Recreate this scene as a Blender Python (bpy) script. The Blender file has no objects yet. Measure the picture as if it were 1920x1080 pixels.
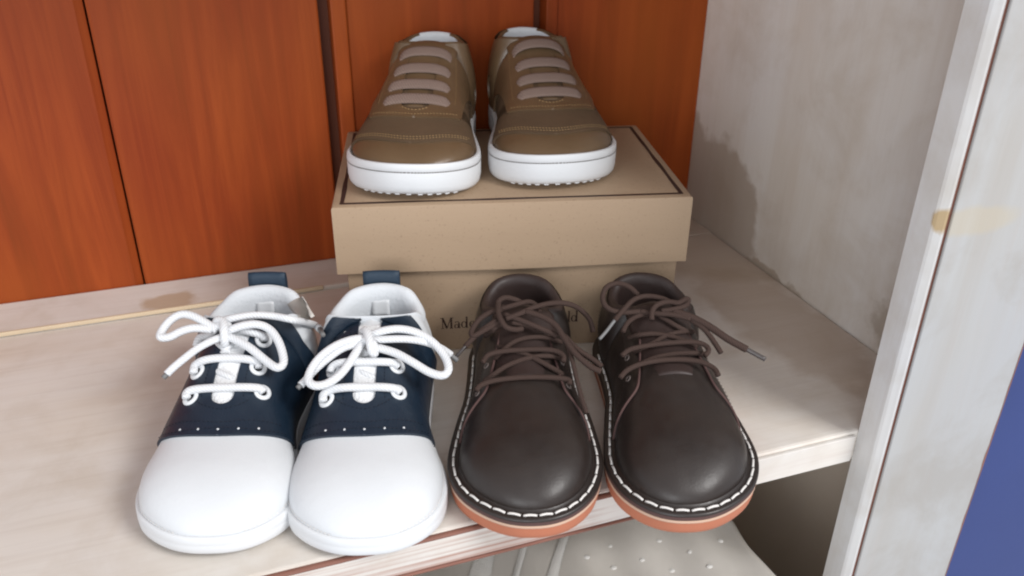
import bpy, bmesh, math, random
import numpy as np
from mathutils import Vector, Matrix
from mathutils.bvhtree import BVHTree
random.seed(4)
sc = bpy.context.scene
COL = sc.collection
R = math.radians

# ------------------------------------------------------------------ camera
CF, CP, CR, CY = 1588.1, 0.4846, 0.0101, 0.3450
CC = np.array([-0.0368, -0.2616, 0.2568])
_F = np.array([math.sin(CY)*math.cos(CP), math.cos(CY)*math.cos(CP), -math.sin(CP)])
_R = np.array([math.cos(CY), -math.sin(CY), 0.0])
_U = np.cross(_R, _F)
_R2 = _R*math.cos(CR)+_U*math.sin(CR)
_U2 = np.cross(_R2, _F)
cam_d = bpy.data.cameras.new('camera')
cam = bpy.data.objects.new('camera', cam_d)
COL.objects.link(cam)
cam.matrix_world = Matrix(((_R2[0], _U2[0], -_F[0], CC[0]), (_R2[1], _U2[1], -_F[1], CC[1]),
                           (_R2[2], _U2[2], -_F[2], CC[2]), (0, 0, 0, 1)))
cam_d.sensor_width = 36.0
cam_d.lens = CF/1920*36.0
cam_d.clip_start = 0.01
cam_d.clip_end = 50
cam_d.dof.use_dof = True
cam_d.dof.focus_distance = 0.40
cam_d.dof.aperture_fstop = 14.0
sc.camera = cam

def ray(px, py):
    d = _F + _R2*(px-960)/CF - _U2*(py-540)/CF
    return d/np.linalg.norm(d)

# ------------------------------------------------------------------ light
w = bpy.data.worlds.new('World')
sc.world = w
w.use_nodes = True
bg = w.node_tree.nodes['Background']
bg.inputs[0].default_value = (0.93, 0.95, 1.0, 1)
bg.inputs[1].default_value = 0.84

def area(name, loc, target, sx, sy, power, col):
    l = bpy.data.lights.new(name, 'AREA')
    l.shape = 'RECTANGLE'
    l.size = sx
    l.size_y = sy
    l.energy = power
    l.color = col
    o = bpy.data.objects.new(name, l)
    COL.objects.link(o)
    o.location = loc
    o.rotation_euler = (Vector(target)-Vector(loc)).to_track_quat('-Z', 'Y').to_euler()
    return o
area('window_light', (1.10, -1.26, 1.42), (0.02, 0.08, 0.03), 0.85, 0.6, 37, (1.0, 0.985, 0.97))
area('front_fill_light', (-1.1, -1.9, 0.48), (0.05, 0.1, 0.03), 1.6, 1.1, 22, (0.96, 0.975, 1.0))  # added fill lamp without a known source, brightens left-facing and lower surfaces
sc.view_settings.view_transform = 'Standard'
sc.view_settings.look = 'None'
sc.view_settings.exposure = 0.0
sc.view_settings.gamma = 1.0
try:
    sc.cycles.filter_width = 2.1
except Exception:
    pass

# ------------------------------------------------------------------ materials
def lin(r, g, b):
    f = lambda c: (c/255/12.92) if c/255 <= 0.04045 else ((c/255+0.055)/1.055)**2.4
    return (f(r), f(g), f(b), 1.0)

class NT:
    def __init__(s, name):
        s.m = bpy.data.materials.new(name)
        s.m.use_nodes = True
        s.t = s.m.node_tree
        s.b = s.t.nodes['Principled BSDF']
    def n(s, kind, **kw):
        nd = s.t.nodes.new(kind)
        for k, v in kw.items():
            if hasattr(nd, k):
                setattr(nd, k, v)
            else:
                nd.inputs[k.replace('_', ' ')].default_value = v
        return nd
    def l(s, a, b):
        s.t.links.new(a, b)
    def coord(s, scale=(1, 1, 1), kind='Object', rot=(0, 0, 0)):
        c = s.n('ShaderNodeTexCoord')
        mp = s.n('ShaderNodeMapping')
        mp.inputs['Scale'].default_value = scale
        mp.inputs['Rotation'].default_value = rot
        s.l(c.outputs[kind], mp.inputs[0])
        return mp.outputs[0]
    def noise(s, co, scale, detail=4, rough=0.55, dist=0.0):
        nd = s.n('ShaderNodeTexNoise')
        nd.inputs['Scale'].default_value = scale
        nd.inputs['Detail'].default_value = detail
        nd.inputs['Roughness'].default_value = rough
        nd.inputs['Distortion'].default_value = dist
        s.l(co, nd.inputs['Vector'])
        return nd.outputs['Fac']
    def ramp(s, fac, stops):
        nd = s.n('ShaderNodeValToRGB')
        el = nd.color_ramp.elements
        while len(el) < len(stops):
            el.new(0.5)
        for e, (p, c) in zip(el, stops):
            e.position = p
            e.color = c if len(c) == 4 else (*c, 1)
        s.l(fac, nd.inputs[0])
        return nd.outputs[0]
    def mix(s, fac, a, b, mode='MIX'):
        nd = s.n('ShaderNodeMix')
        nd.data_type = 'RGBA'
        nd.blend_type = mode
        for sock, v in ((nd.inputs[0], fac), (nd.inputs[6], a), (nd.inputs[7], b)):
            if isinstance(v, (int, float)):
                sock.default_value = v
            elif isinstance(v, tuple):
                sock.default_value = v
            else:
                s.l(v, sock)
        return nd.outputs[2]
    def math(s, op, a, b=0.5):
        nd = s.n('ShaderNodeMath', operation=op)
        for sock, v in ((nd.inputs[0], a), (nd.inputs[1], b)):
            if isinstance(v, (int, float)):
                sock.default_value = v
            else:
                s.l(v, sock)
        return nd.outputs[0]
    def bump(s, h, strength=0.3, dist=0.001):
        nd = s.n('ShaderNodeBump')
        nd.inputs['Strength'].default_value = strength
        nd.inputs['Distance'].default_value = dist
        s.l(h, nd.inputs['Height'])
        s.l(nd.outputs[0], s.b.inputs['Normal'])
    def col(s, v):
        if isinstance(v, tuple):
            s.b.inputs['Base Color'].default_value = v
        else:
            s.l(v, s.b.inputs['Base Color'])
    def rough(s, v):
        if isinstance(v, (int, float)):
            s.b.inputs['Roughness'].default_value = v
        else:
            s.l(v, s.b.inputs['Roughness'])

def leather(name, c1, c2, rough, spec=0.5, grain=900, gs=0.25, crease=0.12):
    m = NT(name)
    co = m.coord()
    big = m.noise(co, 35, 3)
    m.col(m.mix(m.ramp(big, [(0.3, (0, 0, 0, 1)), (0.7, (1, 1, 1, 1))]), c1, c2))
    v = m.n('ShaderNodeTexVoronoi')
    v.inputs['Scale'].default_value = grain
    m.l(co, v.inputs['Vector'])
    fine = m.noise(co, grain*0.8, 3)
    soft = m.noise(co, 90, 3, 0.6)
    h = m.math('ADD', m.math('MULTIPLY', v.outputs['Distance'], gs), m.math('MULTIPLY', fine, gs))
    h = m.math('ADD', h, m.math('MULTIPLY', soft, crease*12))
    m.bump(h, 0.35, 0.0003)
    m.rough(m.ramp(m.noise(co, 160, 3), [(0.3, (rough-0.06,)*3), (0.7, (rough+0.08,)*3)]))
    m.b.inputs['Specular IOR Level'].default_value = spec
    return m.m

M = {}
M['white_leather'] = leather('white_leather', (0.635, 0.655, 0.675, 1), (0.66, 0.68, 0.70, 1), 0.46, 0.4, 1100, 0.3, 0.12)
M['navy_leather'] = leather('navy_leather', (0.0060, 0.0155, 0.0300, 1), (0.009, 0.021, 0.039, 1), 0.42, 0.55, 1300, 0.5, 0.2)
M['brown_leather'] = leather('brown_leather', (0.017, 0.0120, 0.0105, 1), (0.026, 0.0185, 0.0155, 1), 0.41, 0.5, 1300, 0.22, 0.05)
M['brown_lining'] = leather('brown_lining', (0.028, 0.017, 0.015, 1), (0.036, 0.022, 0.019, 1), 0.5, 0.4)
M['raw_edge'] = leather('raw_edge', (0.075, 0.040, 0.036, 1), (0.10, 0.055, 0.050, 1), 0.7, 0.3)
M['tan_leather'] = leather('tan_leather', (0.112, 0.069, 0.036, 1), (0.140, 0.088, 0.047, 1), 0.34, 0.5, 1000, 0.3, 0.10)
M['tan_nubuck'] = leather('tan_nubuck', (0.098, 0.064, 0.038, 1), (0.118, 0.077, 0.046, 1), 0.62, 0.22, 1200, 0.4, 0.10)

def simple(name, col, rough=0.6, scale=400, amt=0.3, var=0.08, dist=0.0003, spec=0.4):
    m = NT(name)
    co = m.coord()
    n1 = m.noise(co, scale, 4)
    n2 = m.noise(co, scale*0.08, 3)
    d = tuple(c*(1-var) for c in col[:3])+(1,)
    u = tuple(min(1, c*(1+var)) for c in col[:3])+(1,)
    m.col(m.mix(n2, d, u))
    m.bump(n1, amt, dist)
    m.rough(rough)
    m.b.inputs['Specular IOR Level'].default_value = spec
    return m.m
M['white_rubber'] = simple('white_rubber', (0.665, 0.68, 0.695, 1), 0.55, 600, 0.2, 0.02)
M['white_lining'] = simple('white_lining', (0.64, 0.67, 0.70, 1), 0.85, 700, 0.6, 0.04, 0.0005)
M['fleece'] = simple('fleece', (0.80, 0.81, 0.82, 1), 0.95, 900, 0.9, 0.06, 0.001, 0.1)
M['orange_crepe'] = simple('orange_crepe', (0.42, 0.145, 0.078, 1), 0.65, 500, 0.4, 0.12)
M['cream_rubber'] = simple('cream_rubber', (0.55, 0.37, 0.27, 1), 0.6, 500, 0.2, 0.06)
M['dark_rubber'] = simple('dark_rubber', (0.06, 0.032, 0.026, 1), 0.6, 500, 0.3, 0.1)
M['white_thread'] = simple('white_thread', (0.74, 0.71, 0.68, 1), 0.7, 2500, 0.5, 0.05)
M['navy_thread'] = simple('navy_thread', (0.006, 0.009, 0.018, 1), 0.8, 2500, 0.5, 0.05)
M['brown_thread'] = simple('brown_thread', (0.05, 0.033, 0.028, 1), 0.8, 2500, 0.5, 0.05)
M['gold_thread'] = simple('gold_thread', (0.30, 0.19, 0.085, 1), 0.7, 2500, 0.5, 0.05)
M['grey_thread'] = simple('grey_thread', (0.11, 0.09, 0.08, 1), 0.8, 2500, 0.5, 0.05)
M['aglet_clear'] = simple('aglet_clear', (0.17, 0.17, 0.17, 1), 0.5, 300, 0.1, 0.02)
M['aglet_dark'] = simple('aglet_dark', (0.07, 0.06, 0.058, 1), 0.25, 300, 0.1, 0.02)
M['eyelet_white'] = simple('eyelet_white', (0.72, 0.74, 0.76, 1), 0.35, 300, 0.05, 0.01)
M['eyelet_metal'] = simple('eyelet_metal', (0.16, 0.13, 0.12, 1), 0.35, 300, 0.05, 0.02)
M['hole_dark'] = simple('hole_dark', (0.02, 0.02, 0.022, 1), 0.9)
M['navy_webbing'] = simple('navy_webbing', (0.016, 0.034, 0.058, 1), 0.55, 1200, 0.5, 0.1)

def lace_mat(name, col, freq, strength):
    m = NT(name)
    co = m.coord(kind='UV')
    wv = m.n('ShaderNodeTexWave')
    wv.wave_type = 'BANDS'
    wv.bands_direction = 'DIAGONAL'
    wv.inputs['Scale'].default_value = freq
    wv.inputs['Distortion'].default_value = 0.6
    m.l(co, wv.inputs['Vector'])
    d = tuple(c*0.84 for c in col[:3])+(1,)
    m.col(m.mix(wv.outputs['Fac'], d, col))
    m.bump(wv.outputs['Fac'], strength, 0.0004)
    m.rough(0.85)
    m.b.inputs['Specular IOR Level'].default_value = 0.25
    return m.m
M['white_cord'] = lace_mat('white_cord', (0.76, 0.775, 0.795, 1), 380, 0.35)
M['brown_cord'] = lace_mat('brown_cord', (0.060, 0.037, 0.030, 1), 420, 0.5)
M['ribbon'] = lace_mat('ribbon', (0.245, 0.175, 0.145, 1), 420, 0.6)

def kraft():
    m = NT('kraft_card')
    co = m.coord()
    st = m.coord((1, 1, 6))
    fib = m.noise(m.coord((60, 60, 900)), 1.0, 5, 0.7)
    spk = m.noise(co, 700, 2)
    big = m.noise(co, 14, 3)
    c = m.mix(big, (0.330, 0.232, 0.150, 1), (0.375, 0.268, 0.178, 1))
    c = m.mix(m.ramp(spk, [(0.62, (0, 0, 0, 1)), (0.72, (1, 1, 1, 1))]), c, (0.27, 0.185, 0.12, 1))
    c = m.mix(m.math('MULTIPLY', fib, 0.35), c, (0.42, 0.31, 0.21, 1))
    m.col(c)
    m.bump(m.math('ADD', fib, spk), 0.25, 0.0002)
    m.rough(0.62)
    m.b.inputs['Specular IOR Level'].default_value = 0.35
    return m.m
M['kraft'] = kraft()
M['print_brown'] = simple('print_brown', (0.035, 0.014, 0.010, 1), 0.6)
M['card_core'] = simple('card_core', (0.16, 0.14, 0.12, 1), 0.8)

def orange_wood():
    m = NT('orange_stained_wood')
    g = m.coord((26, 26, 1.6))
    grain = m.noise(g, 3.0, 6, 0.62, 0.6)
    fineg = m.noise(m.coord((260, 260, 5)), 2.0, 4, 0.7)
    blot = m.noise(m.coord((7, 7, 4)), 1.0, 3)
    info = m.n('ShaderNodeObjectInfo')
    c = m.ramp(grain, [(0.28, (0.165, 0.027, 0.0055, 1)), (0.48, (0.232, 0.034, 0.0075, 1)), (0.72, (0.330, 0.058, 0.012, 1))])
    c = m.mix(m.math('MULTIPLY', fineg, 0.25), c, (0.20, 0.045, 0.010, 1))
    c = m.mix(m.ramp(blot, [(0.35, (0, 0, 0, 1)), (0.75, (0.65, 0.65, 0.65, 1))]), c, (0.36, 0.088, 0.012, 1))
    kn = m.n('ShaderNodeTexVoronoi')
    kn.inputs['Scale'].default_value = 1.0
    m.l(m.coord((9, 9, 4.2)), kn.inputs['Vector'])
    c = m.mix(m.ramp(kn.outputs['Distance'], [(0.03, (0.7, 0.7, 0.7, 1)), (0.09, (0, 0, 0, 1))]), c, (0.075, 0.018, 0.008, 1))
    m.col(c)
    m.bump(m.math('ADD', grain, fineg), 0.15, 0.0004)
    m.rough(0.5)
    m.b.inputs['Specular IOR Level'].default_value = 0.18
    return m.m
M['orange_wood'] = orange_wood()

def washed(name, axis, tint=(1, 1, 1), patches=0.0, dark=(0.30, 0.21, 0.15, 1), finek=0.22, mott=0.4):
    """whitewashed wood: pale paint scrubbed over timber, the grain runs along an axis"""
    m = NT(name)
    sc1 = {'x': (1.3, 16, 16), 'y': (16, 1.3, 16), 'z': (16, 16, 1.3)}[axis]
    sc2 = {'x': (5, 160, 160), 'y': (160, 5, 160), 'z': (160, 160, 5)}[axis]
    streak = m.noise(m.coord(sc1), 2.0, 5, 0.6, 0.3)
    fine = m.noise(m.coord(sc2), 2.0, 4, 0.65)
    blot = m.noise(m.coord((5, 5, 5)), 2.0, 3, 0.5)
    a = (0.71*tint[0], 0.67*tint[1], 0.615*tint[2], 1)
    b = (0.63*tint[0], 0.56*tint[1], 0.48*tint[2], 1)
    c = m.mix(m.ramp(streak, [(0.35, (0, 0, 0, 1)), (0.68, (1, 1, 1, 1))]), a, b)
    c = m.mix(m.ramp(blot, [(0.35, (0, 0, 0, 1)), (0.7, (0.6, 0.6, 0.6, 1))]), c, (0.65*tint[0], 0.62*tint[1], 0.60*tint[2], 1))
    c = m.mix(m.math('MULTIPLY', m.ramp(fine, [(0.5, (0, 0, 0, 1)), (0.85, (1, 1, 1, 1))]), finek), c, dark)
    mot = m.noise(m.coord((9, 9, 9)), 2.2, 5, 0.62, 0.4)
    c = m.mix(m.math('MULTIPLY', m.ramp(mot, [(0.47, (0, 0, 0, 1)), (0.66, (1, 1, 1, 1))]), mott), c, (0.50*tint[0], 0.42*tint[1], 0.33*tint[2], 1))
    m.base = c
    m.bump(m.math('ADD', streak, fine), 0.12, 0.0004)
    m.rough(0.55)
    m.b.inputs['Specular IOR Level'].default_value = 0.35
    return m
def blob(m, cx, cy, rx, ry, plane, wob=0.5, nscale=28, soft=0.12):
    """mask of a worn or unpainted patch with an uneven outline, in object space"""
    c = m.n('ShaderNodeTexCoord')
    sep = m.n('ShaderNodeSeparateXYZ')
    m.l(c.outputs['Object'], sep.inputs[0])
    u = sep.outputs['XYZ'.index(plane[0])]
    v = sep.outputs['XYZ'.index(plane[1])]
    a = m.math('DIVIDE', m.math('SUBTRACT', u, cx), rx)
    b = m.math('DIVIDE', m.math('SUBTRACT', v, cy), ry)
    d = m.math('SQRT', m.math('ADD', m.math('MULTIPLY', a, a), m.math('MULTIPLY', b, b)), 0)
    n = m.noise(c.outputs['Object'], nscale, 4, 0.55)
    d = m.math('ADD', d, m.math('MULTIPLY', m.math('SUBTRACT', n, 0.5), wob*2))
    return m.ramp(d, [(0.62, (1, 1, 1, 1)), (0.62+soft, (0, 0, 0, 1))])
m_ = washed('washed_shelf', 'x')
bl = blob(m_, 0.27, 0.10, 0.045, 0.10, 'XY', 0.55, 22, 0.2)
c_ = m_.mix(m_.math('MULTIPLY', bl, 0.5), m_.base, (0.40, 0.30, 0.22, 1))
bl = blob(m_, 0.30, 0.21, 0.09, 0.08, 'XY', 0.5, 18, 0.25)
c_ = m_.mix(m_.math('MULTIPLY', bl, 0.5), c_, (0.40, 0.31, 0.22, 1))
m_.col(c_)
M['shelf'] = m_.m
m_ = washed('washed_back_plank', 'x')
bl = blob(m_, -0.082, 0.245, 0.020, 0.014, 'XY', 0.6, 60, 0.3)
m_.col(m_.mix(m_.math('MULTIPLY', bl, 0.7), m_.base, (0.42, 0.29, 0.17, 1)))
M['back_plank'] = m_.m
m_ = washed('washed_side', 'z', (1.09, 1.12, 1.14), finek=0.08)
bl = blob(m_, 0.262, 0.015, 0.120, 0.098, 'YZ', 0.30, 26, 0.06)
c_ = m_.mix(m_.math('MULTIPLY', bl, 0.62), m_.base, (0.36, 0.28, 0.205, 1))
bl = blob(m_, 0.165, -0.01, 0.060, 0.022, 'YZ', 0.5, 50, 0.1)
c_ = m_.mix(m_.math('MULTIPLY', bl, 0.7), c_, (0.38, 0.30, 0.22, 1))
bl = blob(m_, 0.045, 0.018, 0.028, 0.022, 'YZ', 0.7, 60, 0.3)
c_ = m_.mix(m_.math('MULTIPLY', bl, 0.6), c_, (0.36, 0.30, 0.23, 1))
m_.col(c_)
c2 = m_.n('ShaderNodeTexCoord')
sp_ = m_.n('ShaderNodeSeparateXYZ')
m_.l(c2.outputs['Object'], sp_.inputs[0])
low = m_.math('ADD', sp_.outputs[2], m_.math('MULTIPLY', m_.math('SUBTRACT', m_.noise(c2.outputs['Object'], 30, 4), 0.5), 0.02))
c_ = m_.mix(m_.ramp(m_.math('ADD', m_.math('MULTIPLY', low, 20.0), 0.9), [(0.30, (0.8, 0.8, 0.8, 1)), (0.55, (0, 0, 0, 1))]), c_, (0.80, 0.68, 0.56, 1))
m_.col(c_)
M['side'] = m_.m
m_ = washed('washed_post', 'z', (0.93, 0.99, 1.07), dark=(0.36, 0.30, 0.27, 1))
bl = blob(m_, -0.0145, 0.1185, 0.0040, 0.0065, 'YZ', 0.45, 160, 0.5)
c_ = m_.mix(m_.math('MULTIPLY', bl, 0.85), m_.base, (0.44, 0.30, 0.13, 1))
m_.col(c_)
M['post'] = m_.m
m_ = washed('washed_face', 'z', (0.56, 0.60, 0.655), dark=(0.40, 0.34, 0.31, 1))
bl = blob(m_, 0.256, 0.1175, 0.030, 0.0085, 'XZ', 0.30, 60, 0.3)
c_ = m_.mix(m_.math('MULTIPLY', bl, 0.4), m_.base, (0.44, 0.37, 0.25, 1))
m_.col(c_)
M['face'] = m_.m
M['gap_shade'] = simple('gap_shade', (0.13, 0.036, 0.014, 1), 0.6, 300, 0.3, 0.15)  # shade inside the narrow board gaps, put into the backing's colour
M['worn_edge'] = simple('worn_edge', (0.60, 0.48, 0.33, 1), 0.6, 300, 0.3, 0.15)
M['red_wood'] = simple('red_wood', (0.22, 0.095, 0.068, 1), 0.6, 300, 0.3, 0.3)
m_ = washed('worn_front', 'x', (0.95, 0.97, 1.0), dark=(0.25, 0.10, 0.07, 1))
st_ = m_.noise(m_.coord((3, 90, 210)), 2.0, 4, 0.6)
cx_ = m_.n('ShaderNodeTexCoord')
sx_ = m_.n('ShaderNodeSeparateXYZ')
m_.l(cx_.outputs['Object'], sx_.inputs[0])
fade_ = m_.ramp(m_.math('ADD', m_.math('MULTIPLY', sx_.outputs[0], 4.0), 0.2), [(0.55, (1, 1, 1, 1)), (0.85, (0.15, 0.15, 0.15, 1))])
st_ = m_.math('MULTIPLY', st_, fade_)
m_.col(m_.mix(m_.math('MULTIPLY', m_.ramp(st_, [(0.42, (0, 0, 0, 1)), (0.62, (1, 1, 1, 1))]), 0.75), m_.base, (0.33, 0.155, 0.11, 1)))
M['front_edge'] = m_.m
M['blue'] = simple('blue_paint', (0.022, 0.042, 0.165, 1), 0.5, 200, 0.2, 0.1)
M['plaster'] = simple('dim_panel', (0.50, 0.40, 0.32, 1), 0.8, 60, 0.2, 0.12)

def cloth():
    m = NT('white_cloth')
    weave = m.n('ShaderNodeTexWave')
    weave.inputs['Scale'].default_value = 900
    m.l(m.coord(), weave.inputs['Vector'])
    n = m.noise(m.coord(), 60, 3)
    m.col(m.mix(n, (0.44, 0.41, 0.37, 1), (0.52, 0.49, 0.45, 1)))
    m.bump(m.math('ADD', weave.outputs['Fac'], n), 0.4, 0.0004)
    m.rough(0.9)
    return m.m
M['cloth'] = cloth()
M['lace_trim'] = simple('lace_trim', (0.60, 0.585, 0.555, 1), 0.9, 1500, 0.9, 0.1, 0.0008)

# ------------------------------------------------------------------ object helpers
def tag(o, label, cat, group=None):
    o['label'] = label
    o['category'] = cat
    if group:
        o['group'] = group
    return o
def link(name, me, mat, parent=None, smooth=True):
    if mat is not None:
        me.materials.clear()
        me.materials.append(mat)
    if smooth:
        for p in me.polygons:
            p.use_smooth = True
    o = bpy.data.objects.new(name, me)
    COL.objects.link(o)
    if parent is not None:
        o.parent = parent
    return o
def mesh(name, V, Fc):
    me = bpy.data.meshes.new(name)
    me.from_pydata([tuple(map(float, v)) for v in V], [], [tuple(int(i) for i in f) for f in Fc])
    me.validate()
    me.update()
    return me
def box(name, lo, hi, mat, parent=None, bev=0.0008, kind=None, seg=2):
    bm = bmesh.new()
    bmesh.ops.create_cube(bm, size=1)
    for v in bm.verts:
        v.co = Vector([lo[i]+(v.co[i]+0.5)*(hi[i]-lo[i]) for i in range(3)])
    if bev:
        bmesh.ops.bevel(bm, geom=bm.edges[:], offset=bev, segments=seg, profile=0.6, affect='EDGES')
    me = bpy.data.meshes.new(name)
    bm.to_mesh(me)
    bm.free()
    o = link(name, me, mat, parent, smooth=False)
    if kind:
        o['kind'] = kind
    return o
def empty(name, loc, rz=0):
    o = bpy.data.objects.new(name, None)
    COL.objects.link(o)
    o.location = loc
    o.rotation_euler = (0, 0, rz)
    o.empty_display_size = 0.02
    return o

def pchip(xs, ys):
    xs = np.array(xs, float)
    ys = np.array(ys, float)
    h = np.diff(xs)
    dl = np.diff(ys)/h
    m = np.zeros(len(xs))
    for i in range(1, len(xs)-1):
        if dl[i-1]*dl[i] > 0:
            w1, w2 = 2*h[i]+h[i-1], h[i]+2*h[i-1]
            m[i] = (w1+w2)/(w1/dl[i-1]+w2/dl[i])
    m[0], m[-1] = dl[0], dl[-1]
    def f(x):
        x = np.clip(np.asarray(x, float), xs[0], xs[-1])
        i = np.clip(np.searchsorted(xs, x, side='right')-1, 0, len(xs)-2)
        t = (x-xs[i])/h[i]
        return ((1+2*t)*(1-t)**2*ys[i]+t*(1-t)**2*h[i]*m[i]+t*t*(3-2*t)*ys[i+1]+t*t*(t-1)*h[i]*m[i+1])
    return f
def catmull(P, n=8):
    P = np.array(P, float)
    if len(P) < 3:
        return np.array([P[0]+(P[-1]-P[0])*k/n for k in range(n+1)])
    Q = np.vstack([2*P[0]-P[1], P, 2*P[-1]-P[-2]])
    out = []
    for i in range(1, len(Q)-2):
        for k in range(n):
            t = k/n
            a, b, c, d = Q[i-1], Q[i], Q[i+1], Q[i+2]
            out.append(0.5*((2*b)+(c-a)*t+(2*a-5*b+4*c-d)*t*t+(3*b-a-3*c+d)*t**3))
    out.append(P[-1])
    out = np.array(out)
    for _ in range(2):
        out[1:-1] = 0.25*out[:-2]+0.5*out[1:-1]+0.25*out[2:]
    return out
def tube(name, pts, r, mat, parent, flat=1.0, nseg=10, up=None, taper=None):
    """a cord along pts; flat<1 squashes it along 'up'"""
    P = np.array(pts, float)
    n = len(P)
    T = np.gradient(P, axis=0)
    T /= np.linalg.norm(T, axis=1)[:, None]+1e-12
    u = np.array([0, 0, 1.0]) if up is None else np.array(up, float)
    V, Fc, UV = [], [], []
    cum = np.concatenate([[0], np.cumsum(np.linalg.norm(np.diff(P, axis=0), axis=1))])
    a = np.cross(T[0], u)
    if np.linalg.norm(a) < 1e-3:
        a = np.cross(T[0], [1, 0, 0])
    for i in range(n):
        if up is not None:
            a = np.cross(T[i], u)
        else:
            a = a-T[i]*(a@T[i])
        a = a/(np.linalg.norm(a)+1e-12)
        b = np.cross(a, T[i])
        rr = r if taper is None else r*taper(i/(n-1))
        for k in range(nseg):
            th = 2*math.pi*k/nseg
            V.append(P[i]+a*rr*math.cos(th)+b*rr*flat*math.sin(th))
    for i in range(n-1):
        for k in range(nseg):
            k2 = (k+1) % nseg
            Fc.append((i*nseg+k, i*nseg+k2, (i+1)*nseg+k2, (i+1)*nseg+k))
    Fc.append(tuple(range(nseg))[::-1])
    Fc.append(tuple((n-1)*nseg+k for k in range(nseg)))
    me = mesh(name, V, Fc)
    uv = me.uv_layers.new(name='UVMap')
    for p in me.polygons:
        for li, vi in zip(p.loop_indices, p.vertices):
            i, k = divmod(vi, nseg)
            kk = k
            if len(p.vertices) == 4 and k == 0 and any(v % nseg == nseg-1 for v in p.vertices):
                kk = nseg
            uv.data[li].uv = (cum[i], kk/nseg*0.012)
    return link(name, me, mat, parent)
def joined(name, meshes, mat, parent):
    bm = bmesh.new()
    for me in meshes:
        bm.from_mesh(me)
    me = bpy.data.meshes.new(name)
    bm.to_mesh(me)
    bm.free()
    return link(name, me, mat, parent)

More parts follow.
